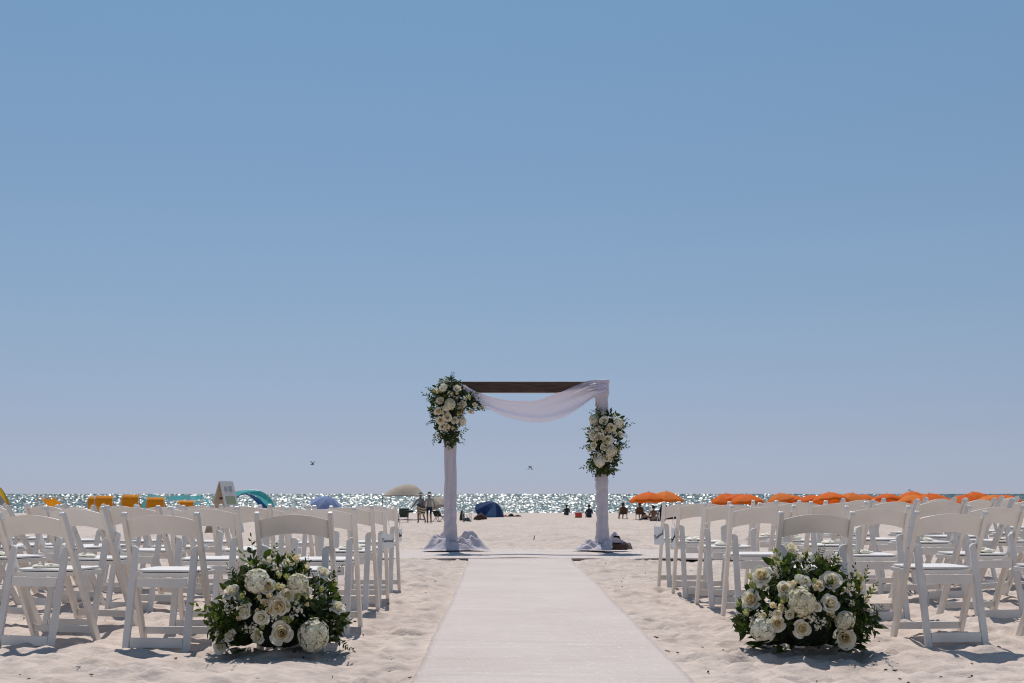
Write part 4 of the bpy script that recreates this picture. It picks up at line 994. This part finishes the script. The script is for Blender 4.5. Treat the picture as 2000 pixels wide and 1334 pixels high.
EB = [('pel', 'wst'), ('wst', 'chs'), ('chs', 'nck'), ('nck', 'chn'), ('chn', 'hed'), ('chs', 'shl'), ('shl', 'ell'), ('ell', 'wrl'), ('wrl', 'hnl'), ('chs', 'shr'), ('shr', 'elr'), ('elr', 'wrr'), ('wrr', 'hnr'),
      ('pel', 'hpl'), ('hpl', 'knl'), ('knl', 'anl'), ('anl', 'tol'), ('pel', 'hpr'), ('hpr', 'knr'), ('knr', 'anr'), ('anr', 'tor')]
RB = dict(pel=(.16, .115), wst=(.145, .105), chs=(.17, .11), nck=.055, chn=.075, hed=.095, shl=.068, ell=.045, wrl=.032, hnl=.04, shr=.068, elr=.045, wrr=.032, hnr=.04, hpl=.095, knl=.062, anl=.042, tol=.04, hpr=.095, knr=.062, anr=.042, tor=.04)
def standing(lean=0.0):
    return dict(pel=(0, 0, .92), wst=(0, lean*.3, 1.08), chs=(0, lean*.7, 1.30), nck=(0, lean, 1.46), chn=(0, lean - .01, 1.54), hed=(0, lean - .01, 1.65),
        shl=(-.19, lean*.8, 1.40), shr=(.19, lean*.8, 1.40), ell=(-.26, .02, 1.13), elr=(.26, .02, 1.13), wrl=(-.27, -.10, .90), wrr=(.27, -.10, .90), hnl=(-.27, -.13, .82), hnr=(.27, -.13, .82),
        hpl=(-.10, 0, .86), hpr=(.10, 0, .86), knl=(-.11, -.14, .48), knr=(.11, .10, .48), anl=(-.11, -.10, .08), anr=(.11, .38, .13), tol=(-.11, -.24, .04), tor=(.11, .30, .03))
# couple walking towards the camera and the cabanas
Yc = 74.5
J = standing(-.06); J.update(ell=(-.36, -.06, 1.12), wrl=(-.52, -.16, .92), hnl=(-.57, -.2, .86), elr=(.24, -.12, 1.10), wrr=(.10, -.26, .98), hnr=(.02, -.28, .96))
x = at(822, 1020, Yc).x
def pk(c):
    if c.z > 1.47: return 0
    if c.z > .93 and abs(c.x) < .30: return 1
    if .55 < c.z <= .93 and abs(c.x) < .26: return 2
    return 0
p1 = person('person', (x, Yc, gz(x, Yc) - .01), R(-22), J, EB, RB, ['skin_d', 'shirt_g', 'stripe_d'], pk, 'person in a grey shirt and teal cap walking with a striped towel bundle')
ball(.118, (0, -.07, 1.70), 'cap', 'cap', p1, 1, 1.05, .85, -.15); MB().grid(lambda u, v: Vector(((u - .5) * .17, -.17 - .11 * v, 1.70 - .03 * v)), 4, 3).obj('cap_brim', M['cap'], p1)
ball(.02, (0, -.175, 1.62), 'skin_d', 'nose', p1)
def towel_fn(k):
    def fn(u, v):
        t = u * 6.2832; z0 = .62 + .42 * (k + v) / 6; r = 1 + .06 * math.sin(3 * t + z0 * 8)
        return Vector((.10 + .27 * r * math.cos(t) * (1 - .15 * abs(z0 - .85)), -.20 + .17 * r * math.sin(t), z0 - .10 * math.cos(t + .5)))
    return fn
tw = empty('striped_towel', p1.location.copy(), R(-22)); tag(tw, 'brown and cream striped towel bundle carried by the person in the teal cap', 'towel')
for k in range(6): MB().grid(towel_fn(k), 18, 2, closed=True).obj('stripe', M['stripe_d' if k % 2 else 'stripe_l'], tw, True)
J = standing(.05); J.update(knl=(-.11, .02, .48), anl=(-.11, .12, .08), tol=(-.11, 0, .03), knr=(.12, -.16, .50), anr=(.16, -.22, .09), tor=(.18, -.36, .04), elr=(.27, .08, 1.13), wrr=(.32, .04, .90), hnr=(.33, .0, .82))
x = at(838, 1020, Yc + .5).x
p2 = person('person', (x, Yc + .55, gz(x, Yc + .55) - .01), R(-8), J, EB, RB, ['skin_d', 'shirt_w', 'shorts'], pk, 'person in a pale shirt and navy shorts walking beside the one with a towel')
ball(.112, (0, .055, 1.71), 'hair', 'hair', p2, 1, 1.05, .95, -.25); ball(.02, (0, -.06, 1.63), 'skin_d', 'nose', p2)
# a bag swinging from the towel carrier's hand
bgx = p1.matrix_basis @ Vector((-.60, -.2, .80)); hb = empty('hand_bag', (bgx.x, bgx.y, bgx.z - .12)); tag(hb, 'small dark bag in the hand of the person in the teal cap', 'bag')
ob('bag_body', bevel(MB().box((-.22, -.07, -.06), (.20, .07, .06)).mesh('bag_body', M['dark']), .03, 2), hb); MB().tube([(-.12, 0, .05), (0, 0, .12), (.12, 0, .05)], .01, 5).obj('handle', M['dark'], hb)
# people sitting on the sand, seen from behind
def sitting(seat=.10):
    return dict(pel=(0, 0, seat + .04), wst=(0, .02, seat + .18), chs=(0, .05, seat + .40), nck=(0, .08, seat + .56), chn=(0, .09, seat + .63), hed=(0, .10, seat + .74),
        shl=(-.18, .06, seat + .48), shr=(.18, .06, seat + .48), ell=(-.27, .12, seat + .24), elr=(.27, .12, seat + .24), wrl=(-.18, .34, seat + .26), wrr=(.18, .34, seat + .26), hnl=(-.10, .40, seat + .27), hnr=(.10, .40, seat + .27),
        hpl=(-.11, .04, seat + .02), hpr=(.11, .04, seat + .02), knl=(-.15, .40, seat + .34), knr=(.15, .40, seat + .34), anl=(-.13, .62, .06), anr=(.13, .62, .06), tol=(-.13, .76, .04), tor=(.13, .76, .04))
def pks(c): return 1 if c.z > .2 and c.z < .64 and c.y < .25 else (2 if c.z <= .2 and c.y < .25 else 0)
for px, Yd, sh, lab in ((1107, 113, 'hair', 'person in black sitting on the sand at the edge of the water'), (1151, 92, 'shorts', 'person in dark clothes sitting on the sand next to the red cooler')):
    x = at(px, 1005, Yd).x; p = person('person', (x, Yd, gz(x, Yd)), R(6), sitting(.09), EB, RB, ['skin_d', sh, 'shorts'], pks, lab)
    ball(.12, (0, .095, .85), 'hair', 'hair', p, 1, 1, 1.05); ball(.02, (0, .21, .80), 'skin_d', 'nose', p)
# beach chairs with people at the parasols
def beach_chair(px, Yd, mt, label, rz, hi=.86, group=None):
    x = at(px, 1010, Yd).x; root = empty('beach_chair', (x, Yd, gz(x, Yd) - .01), rz); tag(root, label, 'chair', group)
    for s in (-1, 1):
        MB().tube([(s*.29, .30, 0), (s*.29, -.02, .34), (s*.29, -.26, hi)], .018, 6).obj('frame', M['tan_frame'] if mt != 'dgreen' else M['dark'], root)
        MB().tube([(s*.27, -.24, 0), (s*.27, .32, .36)], .018, 6).obj('leg', M['tan_frame'] if mt != 'dgreen' else M['dark'], root)
        ob('armrest', bevel(MB().box((s*.29 - .03, -.14, .50), (s*.29 + .03, .32, .53)).mesh('armrest', M['tan_frame'] if mt != 'dgreen' else M['dark']), .008), root)
    MB().grid(lambda u, v: Vector(((u - .5) * .54, .0 - .26 * v, .32 + (hi - .34) * v - .02 * math.sin(math.pi * v) )), 4, 6).obj('back_sling', M[mt], root, True)
    MB().grid(lambda u, v: Vector(((u - .5) * .54, .01 + .36 * v, .315 + .04 * v - .03 * math.sin(math.pi * v))), 4, 5).obj('seat_sling', M[mt], root, True)
    return root
beach_chair(788, 78, 'dgreen', 'dark green camp chair in front of the beige canopy', R(10))
beach_chair(856, 80, 'dgreen', 'dark green low chair beyond the draped post beside the couple', R(-40), .7)
for px, Yd, lab, lp in ((1217, 88, 'brown sling beach chair standing alone left of the nearest parasol pole'.replace('left of', 'apart from'), 'person with dark hair leaning back in the sling chair apart from the parasol'), (1250, 87, 'brown sling beach chair beside the orange parasol pole', 'person sitting in the sling chair beside the parasol pole')):
    c_ = beach_chair(px, Yd, 'brown', lab, R(8 if px < 1230 else -14), .74)
    J = sitting(.27); J.update(nck=(0, .0, .83), chs=(0, .0, .67), wst=(0, .02, .46), chn=(0, .0, .90), hed=(0, .02, 1.0), shl=(-.19, .0, .74), shr=(.19, .0, .74), ell=(-.32, .04, .56), elr=(.32, .04, .56), knl=(-.13, .48, .42), knr=(.13, .48, .42), anl=(-.12, .62, .06), anr=(.12, .62, .06), wrl=(-.3, .26, .56), wrr=(.3, .26, .56), hnl=(-.29, .33, .56), hnr=(.29, .33, .56), pel=(0, .12, .40), hpl=(-.1, .16, .40), hpr=(.1, .16, .40))
    p = person('person', c_.location.copy(), c_.rotation_euler.z, J, EB, RB, ['skin_d', 'brown', 'shorts'], lambda c: 1 if .45 < c.z < .78 and abs(c.x) < .24 and c.y < .2 else 0, lp)
    ball(.12, (0, .0, 1.01), 'hair', 'hair', p, 1, 1, 1.05); ball(.018, (0, .13, .97), 'skin_d', 'nose', p)
# person on the sand leaning against a dark bag under the parasol
Yd = 82; x = at(1277, 1014, Yd).x
J = sitting(.10); J.update(knl=(-.5, .30, .36), anl=(-.85, .35, .06), tol=(-.98, .3, .04), knr=(-.42, .1, .30), anr=(-.80, .10, .06), tor=(-.92, .06, .04), hpl=(-.14, .05, .12), hpr=(-.1, -.06, .12))
p = person('person', (x, Yd, gz(x, Yd)), 0, J, EB, RB, ['skin', 'skin_d', 'shorts'], pks, 'person with bare legs stretched out sitting on the sand under the parasol')
ball(.12, (0, .09, .86), 'hair', 'hair', p, 1, 1, 1.05); ball(.018, (-.05, .2, .82), 'skin', 'nose', p)
def lump(px, Yd, sx, sy, sz, mt, name, label, cat, seed=0, group=None):
    x = at(px, 1010, Yd).x; rr = random.Random(seed); p = [rr.random() * 6 for _ in range(4)]; b = MB()
    def fn(u, v):
        t = u * 6.2832; th = v * math.pi / 2; k = 1 + .14 * math.sin(3 * t + p[0]) + .09 * math.sin(5 * t + p[1] + 4 * v)
        return Vector((sx * math.cos(th) * math.cos(t) * k, sy * math.cos(th) * math.sin(t) * k, sz * math.sin(th) ** .8 * (1 + .15 * math.sin(2 * t + p[2]))))
    b.grid(fn, 22, 9, closed=True); o = b.obj(name, M[mt], None, True, loc=(x, Yd, gz(x, Yd) - .02)); tag(o, label, cat, group); return o
lump(1297, 84, .36, .3, .95, 'dark', 'beach_bag', 'tall dark bag standing under the orange parasol', 'bag', 2)
lump(1258, 84, .22, .2, .42, 'dark', 'beach_bag', 'small black bag between the sling chair and the parasol pole', 'bag', 3)
lump(1283, 81, .45, .3, .28, 'brown', 'towel_heap', 'crumpled brown towel heap under the orange parasol', 'towel', 4)
lump(1318, 86, .42, .3, .42, 'brown', 'beach_bag', 'brown bag behind the aisle chair under the second parasol', 'bag', 7)
lump(939, 84, .42, .4, .42, 'brown', 'folded_tarp', 'brown camouflage tarp heap beside the wire basket', 'tarp', 5)
lump(903, 83, .15, .2, .62, 'dark', 'beach_bag', 'dark upright bag leaning by the wire basket', 'bag', 6)
for k, (px, sx, mt, lab) in enumerate([(978, .25, 'brown', 'low brown towel roll on the sand near the blue parasol'), (987, .2, 'red', 'small orange-red bundle on the sand near the blue parasol'), (998, .26, 'dark', 'black bag on the sand at the water near the blue parasol'), (1011, .3, 'dark', 'flat dark bag lying at the end of the row of bundles')]):
    lump(px, 106, sx, .2, .16 if k != 2 else .26, mt, 'bundle', lab, 'bundle', 10 + k)
# red cooler
x = at(1130, 1012, 92).x; ck = empty('cooler', (x, 92, gz(x, 92))); tag(ck, 'red cooler box on the sand beside a seated person', 'cooler')
ob('box', bevel(MB().box((-.24, -.17, 0), (.24, .17, .30)).mesh('box', M['red']), .02, 2), ck); ob('lid', bevel(MB().box((-.25, -.18, .303), (.25, .18, .37)).mesh('lid', M['red']), .02, 2), ck); MB().tube([(-.25, 0, .25), (-.27, 0, .42), (.27, 0, .42), (.25, 0, .25)], .014, 6).obj('handle', M['white_p'], ck)
# wire basket
x = at(912, 1018, 79).x; wb = empty('wire_basket', (x, 79, gz(x, 79))); tag(wb, 'tall grey wire basket standing on the sand near the blue parasol', 'basket')
for z in (.03, .28, .52, .80): MB().tube([(.28 * math.cos(k * .3927), .28 * math.sin(k * .3927), z) for k in range(17)], .012, 5).obj('hoop', M['metal'], wb)
for k in range(12): MB().tube([(.28 * math.cos(k * .5236), .28 * math.sin(k * .5236), 0), (.28 * math.cos(k * .5236), .28 * math.sin(k * .5236), .82)], .009, 5).obj('wire', M['metal'], wb)
lumpo = lump(912, 79, .20, .2, .3, 'dgreen', 'trash_bag', 'dark liner bag slumped inside the wire basket', 'bag', 9)

# gulls
def gull(px, py, Yd, rz, flap, label):
    p = at(px, py, Yd); root = empty('gull', p, rz); tag(root, label, 'bird', 'gulls in the sky')
    MB().tube([(0, -.24, 0), (0, -.16, .01), (0, 0, .0), (0, .18, -.01), (0, .32, 0)], [.02, .055, .07, .045, .01], 8).obj('body', M['gull'], root, True)
    for s in (-1, 1):
        def fn(u, v, s=s):
            sp_ = u; ch = .16 * (1 - .75 * sp_ ** 1.5); z = flap * math.sin(sp_ * 2.0) * .42 - .12 * flap * sp_ ** 2
            return Vector((s * (.04 + .62 * sp_), -.08 + ch * (v - .4) + .12 * sp_ ** 2, z + .01 * math.sin(v * 3)))
        MB().grid(fn, 8, 3).obj('wing', M['gull'], root, True)
gull(610, 907, 150, R(70), 1.0, 'gull gliding with raised wings above the beach shades')
gull(1035, 911.5, 140, R(50), -1.0, 'gull flapping in the opening of the arch')
gull(1776, 957, 170, R(20), -.7, 'gull flying low over the orange parasols')

# seaweed bits, shells and twigs strewn on the sand
b = MB(); rr = random.Random(99)
for k in range(460):
    y = 5.2 + 14 * rr.random() ** 1.7; x = rr.uniform(-1, 1) * .42 * y
    if RX0 - .02 < x < RX1 + .02: continue
    l = rr.uniform(.004, .017) * (1.6 if rr.random() < .12 else 1); a = rr.random() * 6.3; z = gz(x, y) + .002
    d = Vector((math.cos(a), math.sin(a), 0)); e = Vector((-d.y, d.x, 0))
    h = rr.uniform(.003, .007)
    pts = [Vector((x, y, z)) + d * (l * q) + e * (rr.gauss(0, .25) * l) + Vector((0, 0, h * (.4 + rr.random()))) for q in (-1, -.3, .4, 1)]
    b.tube(pts, [.002, h * .6, h * .7, .002], 5)
tag(b.obj('seaweed_bits', M['weed']), 'dark seaweed bits and twigs strewn over the sand', 'debris', kind='stuff')
st_ = at(1042, 1052, 26); 
MB().tube([(0, 0, -.03), (.015, 0, .04), (.02, .01, .08)], [.008, .010, .005], 6).obj('driftwood_stake', M['weed'], None, loc=(st_.x, 26, gz(st_.x, 26)))
tag(bpy.data.objects['driftwood_stake'], 'short dark stake sticking out of the sand beyond the arch', 'stake')
